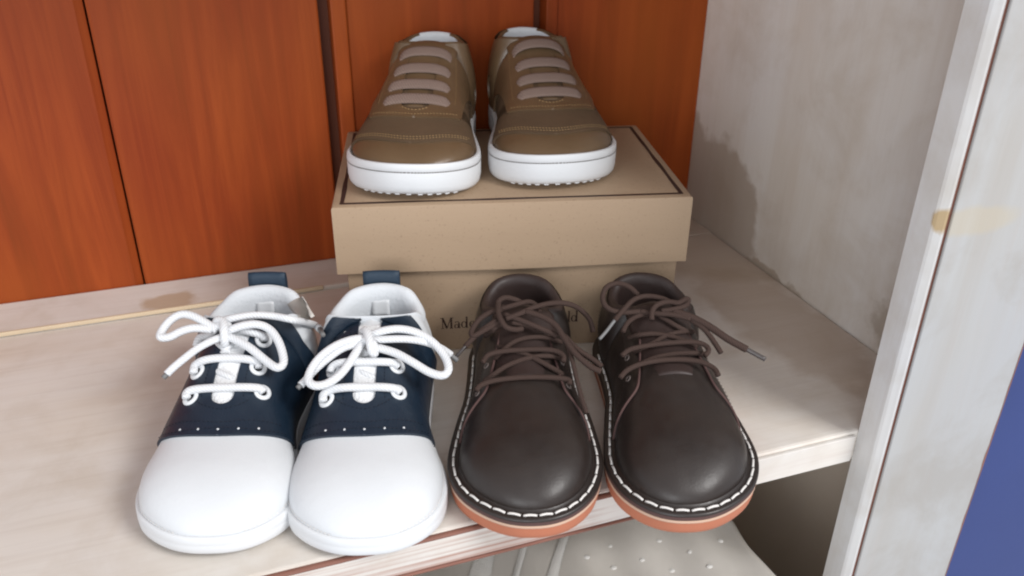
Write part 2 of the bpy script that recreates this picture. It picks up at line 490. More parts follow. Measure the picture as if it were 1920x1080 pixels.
# ------------------------------------------------------------------ shoe surface
class Shoe:
    """local frame: heel at the origin, toe towards +y, z up, lengths in mm"""
    def __init__(s, L, toe, ang, z0, spec):
        s.L = L
        a = R(ang)
        d = np.array([-math.sin(a), -math.cos(a)])
        heel = np.array(toe)-d*L*0.001
        s.heel = heel
        s.zbase = z0
        s.rz = math.pi-a
        s.ex = np.array([-math.cos(a), math.sin(a), 0])
        s.ey = np.array([d[0], d[1], 0])
        s.sp = spec
        for k in ('W', 'cx', 'z0', 'h', 'n', 'zt'):
            setattr(s, k, pchip(*spec[k]))
        s.yt = spec['yt']
        s.wt_max = spec['wt']
        s.heel_in = spec.get('heel_in', 3.5)
    def halfw(s, y, off=0):
        """half width of the feather line, rounded off at both ends"""
        y = np.asarray(y, float)
        ym = s.sp.get('ym', 0.66)
        ht = s.sp.get('heel_r', 0.17)+0.03
        ef = np.clip((y-ym)/(1-ym), 0, 1)
        nt = s.sp.get('ntoe', 2.15)
        e1 = np.clip(1-ef**nt, 0, 1)**(1/nt)
        eb = np.clip((ht-y)/ht, 0, 1)
        e2 = np.clip(1-eb**2.1, 0, 1)**(1/2.1)
        return s.W(y)*e1*e2
    def top(s, y):
        """height at t=1 and half width of the opening there"""
        y = np.asarray(y, float)
        yt = s.yt
        yc = yt*s.sp.get('ycf', 0.66)
        front = np.clip((y-yc)/(yt-yc), 0, 1)
        back = np.clip((yc-y)/yc, 0, 1)
        wt = s.wt_max*np.clip(1-front**3.2, 0, 1)**(1/3.2)*np.clip(1-back**2.0, 0, 1)**(1/1.9)
        wt = np.where(y < yt, wt, 0)
        yh = s.sp.get('yh', 0.86)
        f = np.clip((y-yh)/(1-yh), 0, 1)
        k = s.sp.get('ntop', 2.3)
        hz = s.z0(y)+(s.h(y)-s.z0(y))*np.clip(1-f**k, 0, 1)**(1/k)
        z = np.where(y < yt, s.zt(y), hz)
        return z, wt
    def S(s, y, sd, t):
        y = np.asarray(y, float)
        t = np.asarray(t, float)
        y, t = np.broadcast_arrays(y, t)
        w = s.halfw(y)
        z1, wt = s.top(y)
        n = s.n(y)
        th = t*math.pi/2
        c, q = np.cos(th), np.sin(th)
        r = 1/(c**n+q**n+1e-12)**(1/n)
        # in the open part the profile is a wall that leans in to the topline
        A, B = r*c, r*q
        op = np.clip((s.yt+0.05-y)/0.12, 0, 1)
        op = op*op*(3-2*op)
        A = A*(1-op)+(1-t**1.6)*op
        B = B*(1-op)+t*op
        bul = s.sp.get('bulge', 2.0)*op*np.sin(math.pi*np.clip(t, 0, 1))
        endw = np.clip(w/12, 0, 1)
        x = sd*(wt+(w-wt)*A+bul*endw)
        z0 = s.z0(y)
        z = z0+(z1-z0)*B
        k = np.clip(1-y/0.25, 0, 1)**2
        hb = s.sp.get('heel_bulge', 2.5)
        yy = y*s.L+k*(s.heel_in*B-hb*np.sin(math.pi*np.clip(t, 0, 1))+2.0)
        yy = yy-s.sp.get('toe_in', 1.5)*0*B*np.clip((y-0.8)/0.2, 0, 1)
        xx = x+s.cx(y)
        return np.stack(np.broadcast_arrays(xx, yy, z), -1)
    def N(s, y, sd, t):
        y, t = np.broadcast_arrays(np.asarray(y, float), np.asarray(t, float))
        e = 2e-3
        ya, yb = np.clip(y-e, 0.0008, 0.9992), np.clip(y+e, 0.0008, 0.9992)
        # do not difference across the front of the opening
        ya = np.where((y >= s.yt) & (ya < s.yt), s.yt, ya)
        yb = np.where((y < s.yt) & (yb >= s.yt), s.yt-1e-5, yb)
        yb = np.where(yb-ya < 1e-5, ya+1e-5, yb)
        yc = np.clip(y, 0.0008, 0.9992)
        ta, tb = np.clip(t-e, 0, 1), np.clip(t+e, 0, 1)
        du = s.S(yb, sd, t)-s.S(ya, sd, t)
        dv = s.S(yc, sd, tb)-s.S(yc, sd, ta)
        n = np.cross(du, dv)
        n *= (1 if sd > 0 else -1)
        ln = np.linalg.norm(n, axis=-1)[..., None]
        n = n/(ln+1e-12)
        mid = (t > 0.999) & (y > s.yt)
        n[mid, 0] = 0
        n /= np.linalg.norm(n, axis=-1)[..., None]+1e-12
        return n
    def ys(s, a=0.0, b=1.0, n1=50, n2=90):
        seg = []
        cuts = [c for c in (0.0, s.yt, 1.0)]
        for lo, hi, n in ((0.0, s.yt, n1), (s.yt, 1.0, n2)):
            k = 0.5-0.5*np.cos(np.pi*np.arange(n+1)/n)
            seg.append(lo+(hi-lo)*k)
        seg[0][-1] = s.yt-1e-6
        y = np.concatenate([seg[0], seg[1]])
        return y
    def patch(s, name, f, off, mat, parent, drop=0.5, sides=(-1, 1), ny=1.0, nt=44, t_hi=1.0, puff=0.0):
        """sheet lying off mm above the surface wherever f(y, t, side) > 0, with a real cut edge"""
        V, Fc = [], []
        y = s.ys(n1=int(44*ny), n2=int(90*ny))
        tt = np.linspace(0, t_hi, nt)
        for sd in sides:
            Y, T = np.meshgrid(y, tt, indexing='ij')
            Y, T = Y.copy(), T.copy()
            F0 = f(Y, T, sd)
            ins = F0 > 0
            qa = ins[:-1, :-1] | ins[1:, :-1] | ins[:-1, 1:] | ins[1:, 1:]
            # never bridge the step between the open and the closed part away from the centre
            used = np.zeros_like(ins)
            used[:-1, :-1] |= qa
            used[1:, :-1] |= qa
            used[:-1, 1:] |= qa
            used[1:, 1:] |= qa
            snap = used & ~ins
            yy, t_ = Y[snap], T[snap]
            y0_, t0_ = yy.copy(), t_.copy()
            mid = (t0_ > 0.9999) & (y0_ > s.yt)
            for _ in range(10):
                v = f(yy, t_, sd)
                e = 1e-4
                gy = (f(yy+e, t_, sd)-f(yy-e, t_, sd))/(2*e)
                gt = (f(yy, t_+e, sd)-f(yy, t_-e, sd))/(2*e)
                gt = np.where(mid, 0, gt)
                g2 = gy*gy+gt*gt*0.25+1e-9
                yy = yy-0.8*v*gy/g2
                t_ = t_-0.8*v*gt*0.25/g2
                yy = np.clip(yy, y0_-0.03, y0_+0.03)
                t_ = np.clip(t_, np.maximum(t0_-0.06, 0), np.minimum(t0_+0.06, 1))
                t_ = np.where(mid, 1.0, t_)
                yy = np.clip(yy, 0, 1)
            Y[snap], T[snap] = yy, t_
            P = s.S(Y, sd, T)
            Nn = s.N(Y, sd, T)
            edge = snap
            o = np.full(Y.shape, off)
            if puff:
                dist = np.clip(f(Y, T, sd)/0.03, 0, 1)
                o = off+puff*np.sqrt(np.clip(dist, 0, 1))
            P1 = P+Nn*o[..., None]
            idx = -np.ones(Y.shape, int)
            base = len(V)
            ii = np.argwhere(used)
            for k, (i, j) in enumerate(ii):
                idx[i, j] = base+k
                V.append(P1[i, j])
            cnt = {}
            for i, j in np.argwhere(qa):
                q = [(i, j), (i+1, j), (i+1, j+1), (i, j+1)]
                if sd > 0:
                    q = q[::-1]
                Fc.append([idx[c] for c in q])
                for m in range(4):
                    a, b = q[m], q[(m+1) % 4]
                    if (b, a) in cnt:
                        cnt[(b, a)] = 0
                    else:
                        cnt[(a, b)] = 1
            lows = {}
            for (a, b), c in cnt.items():
                if not c or not (edge[a] and edge[b]):
                    continue
                ids = []
                for k in (a, b):
                    if k not in lows:
                        lows[k] = (len(V), len(V)+1)
                        V.append(P1[k])
                        V.append(P[k]-Nn[k]*drop)
                    ids.append(lows[k])
                Fc.append([ids[1][0], ids[0][0], ids[0][1], ids[1][1]])
        me = mesh(name, np.array(V)*0.001, Fc)
        bm = bmesh.new()
        bm.from_mesh(me)
        cen = [v for v in bm.verts if abs(v.co.x*1000-float(s.cx(v.co.y*1000/s.L))) < 0.6]
        bmesh.ops.remove_doubles(bm, verts=cen, dist=2e-5)
        bm.normal_update()
        bm.to_mesh(me)
        bm.free()
        return link(name, me, mat, parent)
    def outline(s, off, n=60, smooth_n=True):
        """feather line as a closed loop, moved outwards by off mm; returns xy and y-fraction"""
        k = 0.5-0.5*np.cos(np.pi*np.arange(n+1)/n)
        w = s.halfw(k)
        cx = s.cx(k)
        r = np.stack([w+cx, k*s.L], -1)
        l = np.stack([-w+cx, k*s.L], -1)
        loop = np.vstack([r, l[1:-1][::-1]])
        fr = np.concatenate([k, k[1:-1][::-1]])
        T = np.roll(loop, -1, 0)-np.roll(loop, 1, 0)
        T /= np.linalg.norm(T, axis=1)[:, None]+1e-12
        Nn = np.stack([T[:, 1], -T[:, 0]], -1)
        return loop+Nn*off, fr
    def slab(s, name, rings, mat, parent, n=60, zf=None):
        """rings: list of (offset mm, z mm, use lift); stacked round the outline and capped"""
        V, Fc = [], []
        for off, z, lift in rings:
            lp, fr = s.outline(off, n)
            zz = z+(s.spring(fr)*lift if lift else 0)
            for (x, y), q in zip(lp, np.broadcast_to(zz, fr.shape)):
                V.append((x*0.001, y*0.001, q*0.001))
        m = 2*n
        for r in range(len(rings)-1):
            for k in range(m):
                k2 = (k+1) % m
                Fc.append((r*m+k, r*m+k2, (r+1)*m+k2, (r+1)*m+k))
        for r, flip in ((0, True), (len(rings)-1, False)):
            b = r*m
            for k in range(n):
                L0, L1 = (m-k) % m, (m-k-1) % m
                q = [b+k, b+k+1, b+L1, b+L0]
                q = list(dict.fromkeys(q))
                if flip:
                    q = q[::-1]
                if len(q) > 2:
                    Fc.append(q)
        me = mesh(name, V, Fc)
        o = link(name, me, mat, parent)
        try:
            me.set_sharp_from_angle(angle=R(50))
        except Exception:
            pass
        return o
    def spring(s, fr):
        return np.clip((np.asarray(fr)-0.72)/0.28, 0, 1)**2*s.sp.get('spring', 2.5)
    def root(s, name):
        s.r = empty(name, (s.heel[0], s.heel[1], s.zbase), s.rz)
        return s.r
    def tolocal(s, P):
        d = np.array(P)-np.array([s.heel[0], s.heel[1], s.zbase])
        return np.array([d@s.ex, d@s.ey, d[2]])*1000
    def dirlocal(s, d):
        return np.array([d@s.ex, d@s.ey, d[2]])
    def bvh(s, objs):
        V, Fc = [], []
        for o in objs:
            b = len(V)
            V += [v.co*1000 for v in o.data.vertices]
            Fc += [[i+b for i in p.vertices] for p in o.data.polygons]
        s.tree = BVHTree.FromPolygons(V, Fc)
    def pick(s, px, py, lift, d=0.0, force=None):
        """point of a cord: on the shoe where the sight line meets it, else on the instep plane raised by d"""
        o = s.tolocal(CC)
        v = s.dirlocal(ray(px, py))
        (y1, z1), (y2, z2) = s.sp['instep']
        nn = np.array([0, z1-z2, y2-y1], float)
        nn /= np.linalg.norm(nn)
        t = (np.array([0, y1, z1])+nn*d-o)@nn/(v@nn)
        Q = o+v*t
        hit = s.tree.ray_cast(Vector(o), Vector(v))
        if hit[0] is not None and force != 'p':
            H = np.array(hit[0])
            nv = np.array(hit[1])
            if nv@v > 0:
                nv = -nv
            H = H+nv*lift
            if force == 's' or (H-o)@v < t or (force is None and d == 0.0):
                if np.linalg.norm(H-Q) < 28:
                    return H
        return Q
    def cord(s, name, pix, r, mat, d=0.0, lift=None, flat=1.0, force=None, n=7, ends=None, aglet=None):
        pts = []
        for k, p in enumerate(pix):
            dd = p[2] if len(p) > 2 else d
            lf = r*1.0 if lift is None else lift
            pts.append(s.pick(p[0], p[1], lf, dd, force))
        C = catmull(pts, n)*0.001
        if aglet:
            k = max(2, int(len(C)*aglet[0]))
            a = tube('aglet', C[-k:], r*0.00066, aglet[1], None, nseg=8)
            o = tube(name, C[:len(C)-k+2], r*0.001, mat, s.r, flat)
            a.parent = o
            return o
        return tube(name, C, r*0.001, mat, s.r, flat)
    def seam(s, name, pts, sd, mat, parent, step=1.9, ln=1.2, r=0.22, off=0.15):
        """row of fine stitches along a curve in (y, t)"""
        yy = np.array([p[0] for p in pts])
        t_ = np.array([p[1] for p in pts])
        sdv = sd if not isinstance(sd, (int, float)) else None
        k = np.linspace(0, 1, 400)
        ka = np.linspace(0, 1, len(pts))
        Yk, Tk = pchip(ka, yy)(k), pchip(ka, t_)(k)
        # t runs 0..2: beyond 1 it is the other side
        P = np.zeros((400, 3))
        Nn = np.zeros((400, 3))
        for m in range(400):
            side, t = (sd, Tk[m]) if Tk[m] <= 1 else (-sd, 2-Tk[m])
            P[m] = s.S(Yk[m], side, t)
            Nn[m] = s.N(Yk[m], side, t)
        cum = np.concatenate([[0], np.cumsum(np.linalg.norm(np.diff(P, axis=0), axis=1))])
        V, Fc = [], []
        a = 0.0
        def at(x):
            return (np.array([np.interp(x, cum, P[:, i]) for i in range(3)]),
                    np.array([np.interp(x, cum, Nn[:, i]) for i in range(3)]))
        while a+ln < cum[-1]:
            p0, n0 = at(a)
            p1, n1 = at(a+ln)
            tdir = p1-p0
            tdir /= np.linalg.norm(tdir)+1e-9
            side = np.cross(tdir, n0)
            b = len(V)
            for q, nn, e, hgt in ((p0, n0, 0.3, 0.1), ((p0+p1)/2, (n0+n1)/2, 1.0, 1.0), (p1, n1, 0.3, 0.1)):
                c0 = q+nn*off
                V += [c0+side*r*e, c0+nn*r*1.5*hgt, c0-side*r*e]
            for i in (0, 3):
                for j in (0, 1):
                    Fc.append((b+i+j, b+i+3+j, b+i+4+j, b+i+1+j))
            a += step
        o = link(name, mesh(name, np.array(V)*0.001, Fc), mat, parent)
        o['kind'] = 'stuff'
        return o
    def collar(s, mat, parent, r=2.2, depth=None, name='lining', out=0.6, split=None, taper=False):
        """padded rim that rolls over the topline and the lining inside the opening"""
        n = 46
        k = 0.5-0.5*np.cos(np.pi*np.arange(n+1)/n)
        ya = np.clip(k*s.yt, 0, s.yt-1e-5)
        rt = [s.S(y, 1, 1.0) for y in ya]
        lf = [s.S(y, -1, 1.0) for y in ya]
        loop = np.array(rt+lf[1:-1][::-1])
        m = len(loop)
        T = np.roll(loop, -1, 0)-np.roll(loop, 1, 0)
        Nn = np.stack([T[:, 1], -T[:, 0], np.zeros(m)], -1)
        Nn /= np.linalg.norm(Nn, axis=1)[:, None]+1e-9
        cen = loop.mean(0)
        zi = s.sp.get('insole', 14.0)
        V = []
        prof = [(out, -r*1.2), (out+0.5, -0.3*r), (out*0.2, 0.55*r), (-0.5*r, 0.95*r), (-1.15*r, 0.8*r), (-1.7*r, 0.1*r), (-2.0*r, -1.2*r), (-1.9*r, -4*r)]
        fyl = np.concatenate([ya, ya[1:-1][::-1]])
        kk = np.clip((s.yt-0.012-fyl)/0.07, 0.12, 1)[:, None] if taper else np.ones((m, 1))
        for o_, z_ in prof:
            V += list(loop+Nn*o_*kk+np.array([0, 0, 1.0])*z_*(kk if z_ > 0 else 1))
        rings = len(prof)
        for q in (0.5, 1.0):
            base = loop+Nn*(-1.9*r)
            L2 = base.copy()
            L2[:, 2] = base[:, 2]*(1-q)+zi*q
            L2[:, :2] = L2[:, :2]+(L2[:, :2]-cen[:2])*(-0.0 if q < 1 else -0.06)
            V += list(L2)
            rings += 1
        V.append([cen[0], cen[1], zi])
        Fc = []
        for i in range(rings-1):
            for j in range(m):
                j2 = (j+1) % m
                Fc.append((i*m+j, i*m+j2, (i+1)*m+j2, (i+1)*m+j))
        b = (rings-1)*m
        for j in range(m):
            Fc.append((b+j, b+(j+1) % m, len(V)-1))
        if split:
            # the rim is bound in leather except at the back of the heel
            fy = np.concatenate([ya, ya[1:-1][::-1]])
            rim = [f for f in Fc if f[0] < 5*m and len(f) == 4 and fy[f[0] % m] > split[1]]
            Fc = [f for f in Fc if not (f[0] < 5*m and len(f) == 4 and fy[f[0] % m] > split[1])]
            link('collar', mesh('collar', np.array(V)*0.001, rim), split[0], parent)
        return link(name, mesh(name, np.array(V)*0.001, Fc), mat, parent)
    def tongue(s, name, y0, y1, hw, mat, parent, rise=0.0, off=-1.2, tip=2.5, thick=1.6, z_extra=0.0, curv=3.0, hw1=None):
        """padded tongue under the facings from y0 (toe end) back to y1, on the line of the instep"""
        n, m = 30, 15
        V, Fc = [], []
        hfun = s.sp.get('tongue_z') or s.sp['h']
        hf = pchip(*hfun)
        hw1 = hw1 or hw
        for top_ in (1, 0):
            for i in range(n+1):
                q = i/n
                y = y0+(y1-y0)*q
                wv = (hw+(hw1-hw)*q)
                if q > 0.85:
                    wv *= math.sqrt(max(0.0, 1-((q-0.85)/0.15)**2))*0.5+0.5
                for j in range(m):
                    u = -1+2*j/(m-1)
                    z = float(hf(y))+off-curv*u*u*(1-0.3*q)+rise*q*q
                    z += (thick*(1-u**4)**0.5 if top_ else -thick*0.6)
                    if q > 0.9:
                        z -= (q-0.9)*10*tip*(1 if top_ else -0.2)
                    V.append((u*wv+float(s.cx(y)), y*s.L, z))
        N1 = (n+1)*m
        for i in range(n):
            for j in range(m-1):
                a = i*m+j
                Fc.append((a, a+1, a+m+1, a+m))
                Fc.append((N1+a, N1+a+m, N1+a+m+1, N1+a+1))
            for j in (0, m-1):
                a = i*m+j
                q = (a, a+m, N1+a+m, N1+a)
                Fc.append(q if j == 0 else q[::-1])
        for i in (0, n):
            for j in range(m-1):
                a = i*m+j
                q = (a, a+1, N1+a+1, N1+a)
                Fc.append(q if i else q[::-1])
        me = mesh(name, np.array(V)*0.001, Fc)
        return link(name, me, mat, parent)
    def ring_at(s, name, y, sd, t, r1, r2, mat, parent, off=0.9, hole=True):
        P = s.S(y, sd, t)
        n = s.N(y, sd, t)
        return s.ring(name, P+n*off, n, r1, r2, mat, parent, hole)
    def ring(s, name, P, n, r1, r2, mat, parent, hole=True):
        a = np.cross(n, [0, 0, 1.0])
        a /= np.linalg.norm(a)+1e-9
        b = np.cross(n, a)
        V, Fc = [], []
        K, J = 20, 8
        for k in range(K):
            th = 2*math.pi*k/K
            rad = a*math.cos(th)+b*math.sin(th)
            for j in range(J):
                ph = 2*math.pi*j/J
                V.append(P+rad*(r1+r2*math.cos(ph))+n*r2*0.7*math.sin(ph))
        for k in range(K):
            for j in range(J):
                k2, j2 = (k+1) % K, (j+1) % J
                Fc.append((k*J+j, k2*J+j, k2*J+j2, k*J+j2))
        return link(name, mesh(name, np.array(V)*0.001, Fc), mat, parent)
    def disc(s, name, P, n, r, mat, parent, dome=0.15):
        a = np.cross(n, [0, 0, 1.0])
        a /= np.linalg.norm(a)+1e-9
        b = np.cross(n, a)
        V, Fc = [], []
        K = 14
        for rr, h in ((1.0, -0.3), (1.0, dome*0.5), (0.6, dome)):
            for k in range(K):
                th = 2*math.pi*k/K
                V.append(P+(a*math.cos(th)+b*math.sin(th))*r*rr+n*h)
        for i in (0, 1):
            for k in range(K):
                k2 = (k+1) % K
                Fc.append((i*K+k, i*K+k2, (i+1)*K+k2, (i+1)*K+k))
        Fc.append(tuple(2*K+k for k in range(K)))
        return link(name, mesh(name, np.array(V)*0.001, Fc), mat, parent)

# ------------------------------------------------------------------ the setting: shelf, back wall, side wall, post
XL, XR, YB = -0.46, 0.3000, 0.2747
sh = empty('shelf', (0, 0, 0))
sh['kind'] = 'structure'
box('plank', (XL, 0, -0.0185), (XR-0.0005, 0.2340, 0), M['shelf'], sh, 0.0015)
box('plank', (XL, 0.2345, -0.0185), (0.0600, YB-0.0005, 0.0022), M['back_plank'], sh, 0.0012)
box('plank', (0.0603, 0.2342, -0.0185), (XR-0.0005, YB-0.0005, -0.0001), M['shelf'], sh, 0.0003)
box('worn_strip', (XL, 0.2335, 0.0002), (0.012, 0.2353, 0.0029), M['worn_edge'], sh, 0.0006)
# front nosing: a washed strip between two rubbed red-brown lines
fr_ = box('nosing', (XL, -0.0022, -0.0170), (XR-0.062, -0.0003, -0.0016), M['front_edge'], sh, 0.0006)
for z_, x1_ in ((-0.0016, 0.118), (-0.0185, 0.150)):
    bm = bmesh.new()
    nseg = 60
    for i in range(nseg+1):
        x = XL+(x1_-XL)*i/nseg
        wv = 0.0009+0.0006*math.sin(i*1.7)*math.sin(i*0.63)
        for a, b in ((-0.0026, -0.0002), (0.0010, -0.0002), (0.0010, 0.0006), (-0.0026-wv*0.3, 0.0004+wv*0.4)):
            bm.verts.new((x, a, z_+b))
    bm.verts.ensure_lookup_table()
    for i in range(nseg):
        for k in range(4):
            k2 = (k+1) % 4
            bm.faces.new([bm.verts[i*4+k], bm.verts[i*4+k2], bm.verts[i*4+4+k2], bm.verts[i*4+4+k]])
    bmesh.ops.recalc_face_normals(bm, faces=bm.faces)
    me = bpy.data.meshes.new('rubbed_edge')
    bm.to_mesh(me)
    bm.free()
    link('rubbed_edge', me, M['red_wood'], sh)

bw_ = empty('back_wall', (0, YB, 0))
bw_['kind'] = 'structure'
edges = [(-0.46, -0.366), (-0.3655, -0.232), (-0.2315, -0.0972), (-0.0958, 0.0302), (0.0470, 0.1692), (0.1855, 0.3000)]
ZT = 0.375
def wall_board(x0, x1, chl, chr_):
    """vertical tongue-and-groove board, chamfered along its long edges"""
    d = 0.0
    prof = [(x0, 0.011), (x0, chl*0.6), (x0+chl, 0), (x1-chr_, 0), (x1, chr_*0.6), (x1, 0.011)]
    V = [(x, y, z) for z in (-0.0185, ZT) for x, y in prof]
    n = len(prof)
    Fc = [(k, k+1, n+k+1, n+k) for k in range(n-1)]+[(n-1, 0, n, 2*n-1)]
    Fc += [tuple(range(n))[::-1], tuple(range(n, 2*n))]
    me = mesh('board', V, Fc)
    return link('board', me, M['orange_wood'], bw_, smooth=False)
for i, (a, b) in enumerate(edges):
    left = 0.0010 if i >= 4 else 0.0015
    right = 0.0045 if i in (2, 1, 0) else 0.001
    o = wall_board(a, b, left, right)
for x0_, x1_ in ((0.0374, 0.0468), (0.1772, 0.1853)):
    # a proud fillet beside the open joint
    o = box('fillet', (x0_, -0.0022, 0.0025), (x1_, 0.0112, ZT-0.001), M['orange_wood'], bw_, 0.0011)
o = box('backing', (-0.46, 0.0112, -0.018), (0.30, 0.018, ZT), M['gap_shade'], bw_, 0)

sw = box('side_wall', (XR, 0.0, -0.33), (XR+0.016, YB+0.016, ZT), M['side'], None, 0.001, 'structure')
us = box('upper_shelf', (XL, 0.0, ZT), (XR+0.016, YB+0.016, ZT+0.018), M['shelf'], None, 0.001, 'structure')
lw = box('lower_back_wall', (XL, YB, -0.33), (XR, YB+0.010, -0.019), M['plaster'], None, 0, 'structure')
ls = box('lower_shelf', (XL, 0.0, -0.348), (XR+0.016, YB+0.016, -0.3303), M['shelf'], None, 0.001, 'structure')

post = empty('wooden_post', (0.2406, 0, -0.33))
tag(post, 'whitewashed upright post of two boards at the front right corner of the shelf', 'post')
def local(o, e):
    o.location = -Vector(e.location)
    return o
prof_ = [(0.2998, -0.0003), (0.2406, -0.0003), (0.2406, -0.0118), (0.2412, -0.0130), (0.2432, -0.0154), (0.2438, -0.0157), (0.2998, -0.0157)]
V = [(x, y, z) for z in (-0.45, 0.5) for x, y in prof_]
n_ = len(prof_)
Fc = [(k, (k+1) % n_, n_+(k+1) % n_, n_+k) for k in range(n_)]+[tuple(range(n_))[::-1], tuple(range(n_, 2*n_))]
local(link('inner_board', mesh('inner_board', V, Fc), M['post'], post, smooth=False), post)
local(box('crack', (0.2442, -0.0160, -0.45), (0.2990, -0.0156, 0.5), M['red_wood'], post, 0), post)
local(box('face_board', (0.2448, -0.0176, -0.45), (0.3118, -0.0161, 0.5), M['face'], post, 0.0007, seg=3), post)
V, Fc = [], []
nz_ = 160
for i in range(nz_):
    z = -0.45+0.95*i/(nz_-1)
    wv = 0.0004+0.0009*abs(math.sin(i*0.9)*math.sin(i*0.37))*abs(math.sin(i*0.11))
    V += [(0.3118-wv, -0.01775, z), (0.3119, -0.01775, z), (0.3119, -0.0164, z)]
for i in range(nz_-1):
    Fc += [(3*i, 3*i+1, 3*i+4, 3*i+3), (3*i+1, 3*i+2, 3*i+5, 3*i+4)]
local(link('chipped_edge', mesh('chipped_edge', V, Fc), M['red_wood'], post, smooth=False), post)
bl_ = box('blue_panel', (0.3122, -0.010, -0.6), (0.80, 0.006, 0.6), M['blue'], None, 0.001)
tag(bl_, 'plain blue painted panel to the right of the white post', 'panel')

# ------------------------------------------------------------------ cloth lying below the shelf
def cloth_h(x, y):
    e = np.clip((0.236+0.10*np.maximum(y+0.02, 0)*0-0.002*np.sin(y*90)-x)/0.03, 0, 1)
    e = np.minimum(e, np.clip((y+0.030)/0.022, 0, 1))
    ed = (1-(1-e)**2.2)
    z = -0.335+0.245*ed**0.55
    z = z+0.0022*np.sin(x*75+y*22)*ed+0.0016*np.sin(x*190-y*40)*ed+0.001*np.sin(y*120+x*60)
    return z
ch = empty('folded_garment', (0.1, 0.0, -0.33))
tag(ch, 'pale folded garment with lace trim and raised dots below the shelf edge', 'clothing')
nx, ny_ = 150, 60
xs_ = np.concatenate([np.linspace(-0.2, 0.199, 110), np.linspace(0.200, 0.240, 40)])
ys_ = np.concatenate([np.linspace(-0.0305, -0.006, 16), np.linspace(-0.004, 0.20, ny_-16)])
V = [(x, y, float(cloth_h(x, y))) for x in xs_ for y in ys_]
Fc = [(i*ny_+j, (i+1)*ny_+j, (i+1)*ny_+j+1, i*ny_+j+1) for i in range(len(xs_)-1) for j in range(ny_-1)]
o = link('fabric', mesh('fabric', V, Fc), M['cloth'], ch)
local(o, ch)
def on_cloth(px, py):
    d = ray(px, py)
    t = 0.25
    for _ in range(400):
        P = CC+d*t
        if P[2] < cloth_h(P[0], P[1]):
            break
        t += 0.001
    return P
for pts, wd in ([(895, 1110), (905, 1060), (925, 1010)], 0.0065), ([(1030, 1110), (1042, 1060), (1062, 1000)], 0.004), ([(960, 1110), (975, 1055), (990, 1005)], 0.003):
    P = np.array([on_cloth(*q) for q in pts])
    C = catmull(P, 24)
    C = C+(C[-1]-C[0])*0
    V, Fc = [], []
    n = len(C)
    for i, c in enumerate(C):
        for k in range(7):
            u = k/6*2-1
            zz = 0.0008+0.0004*(1-u*u)
            xx, yy = c[0]+u*wd*(1.0+(0.22 if i % 2 else 0.0)*(abs(u) > 0.9)), c[1]+0.002*u
            V.append((xx, yy, float(cloth_h(xx, yy))+zz))
    for i in range(n-1):
        for k in range(6):
            Fc.append((i*7+k, i*7+k+1, (i+1)*7+k+1, (i+1)*7+k))
    o = link('lace_trim', mesh('lace_trim', V, Fc), M['lace_trim'], ch)
    local(o, ch)
dm = None
for q in [(1145, 1025), (1235, 1015), (1295, 1035), (1205, 1050), (1150, 1065), (1260, 1070), (1330, 1062), (1350, 1015), (1100, 1045), (1310, 1090), (1180, 1090)]:
    P = on_cloth(*q)
    if dm is None:
        bm = bmesh.new()
        bmesh.ops.create_uvsphere(bm, u_segments=12, v_segments=6, radius=0.0016)
        for v in bm.verts:
            v.co.z *= 0.45
            v.co.x *= 1.25
        dm = bpy.data.meshes.new('dot')
        bm.to_mesh(dm)
        bm.free()
    o = link('dot', dm, M['lace_trim'], ch)
    o.location = Vector(P)-Vector(ch.location)+Vector((0, 0, 0.0002))

# ------------------------------------------------------------------ shoe box
BR = -0.2350
bxo = empty('shoe_box', (0.0115, 0.1474, 0), BR)
tag(bxo, 'brown kraft cardboard shoe box with a lid, under the tan sneakers', 'shoe box')
BW, BD, BH, LH = 0.190, 0.1295, 0.0907, 0.0382
box('box_body', (0.0050, 0.0035, 0.0002), (BW-0.0040, BD-0.0035, BH-0.0035), M['kraft'], bxo, 0.0005)
bm = bmesh.new()
th = 0.0016
# lid: a tray turned over, its rim bowing out a little
nx = 24
def lid_pt(u, v, z, inset):
    """u, v run round the rim"""
    return None
def lid_mesh():
    V, Fc = [], []
    ring = []
    n = 20
    for side in range(4):
        for k in range(n):
            ring.append((side, k/n))
    def pos(side, q, inset, z):
        bow = 0.0007*math.sin(math.pi*q)*(BH-z)/LH
        x0, x1, y0, y1 = inset, BW-inset, inset, BD-inset
        if side == 0:
            return (x0+(x1-x0)*q, y0-bow, z+0.0003*math.sin(q*9)*(1 if z < BH-0.01 else 0))
        if side == 1:
            return (x1+bow, y0+(y1-y0)*q, z)
        if side == 2:
            return (x1-(x1-x0)*q, y1+bow, z)
        return (x0-bow, y1-(y1-y0)*q, z)
    lv = [(th, BH-LH), (0, BH-LH), (0, BH-LH*0.5), (0, BH-0.0012), (0.00035, BH-0.0004), (0.0012, BH), ]
    for ins, z in lv:
        for sd, q in ring:
            V.append(pos(sd, q, ins, z))
    m = len(ring)
    for i in range(len(lv)-1):
        for k in range(m):
            k2 = (k+1) % m
            Fc.append((i*m+k, i*m+k2, (i+1)*m+k2, (i+1)*m+k))
    Fc.append(tuple((len(lv)-1)*m+k for k in range(m)))
    return V, Fc
V, Fc = lid_mesh()
lid = link('lid', mesh('lid', V, Fc), M['kraft'], bxo)
try:
    lid.data.set_sharp_from_angle(angle=R(30))
except Exception:
    pass
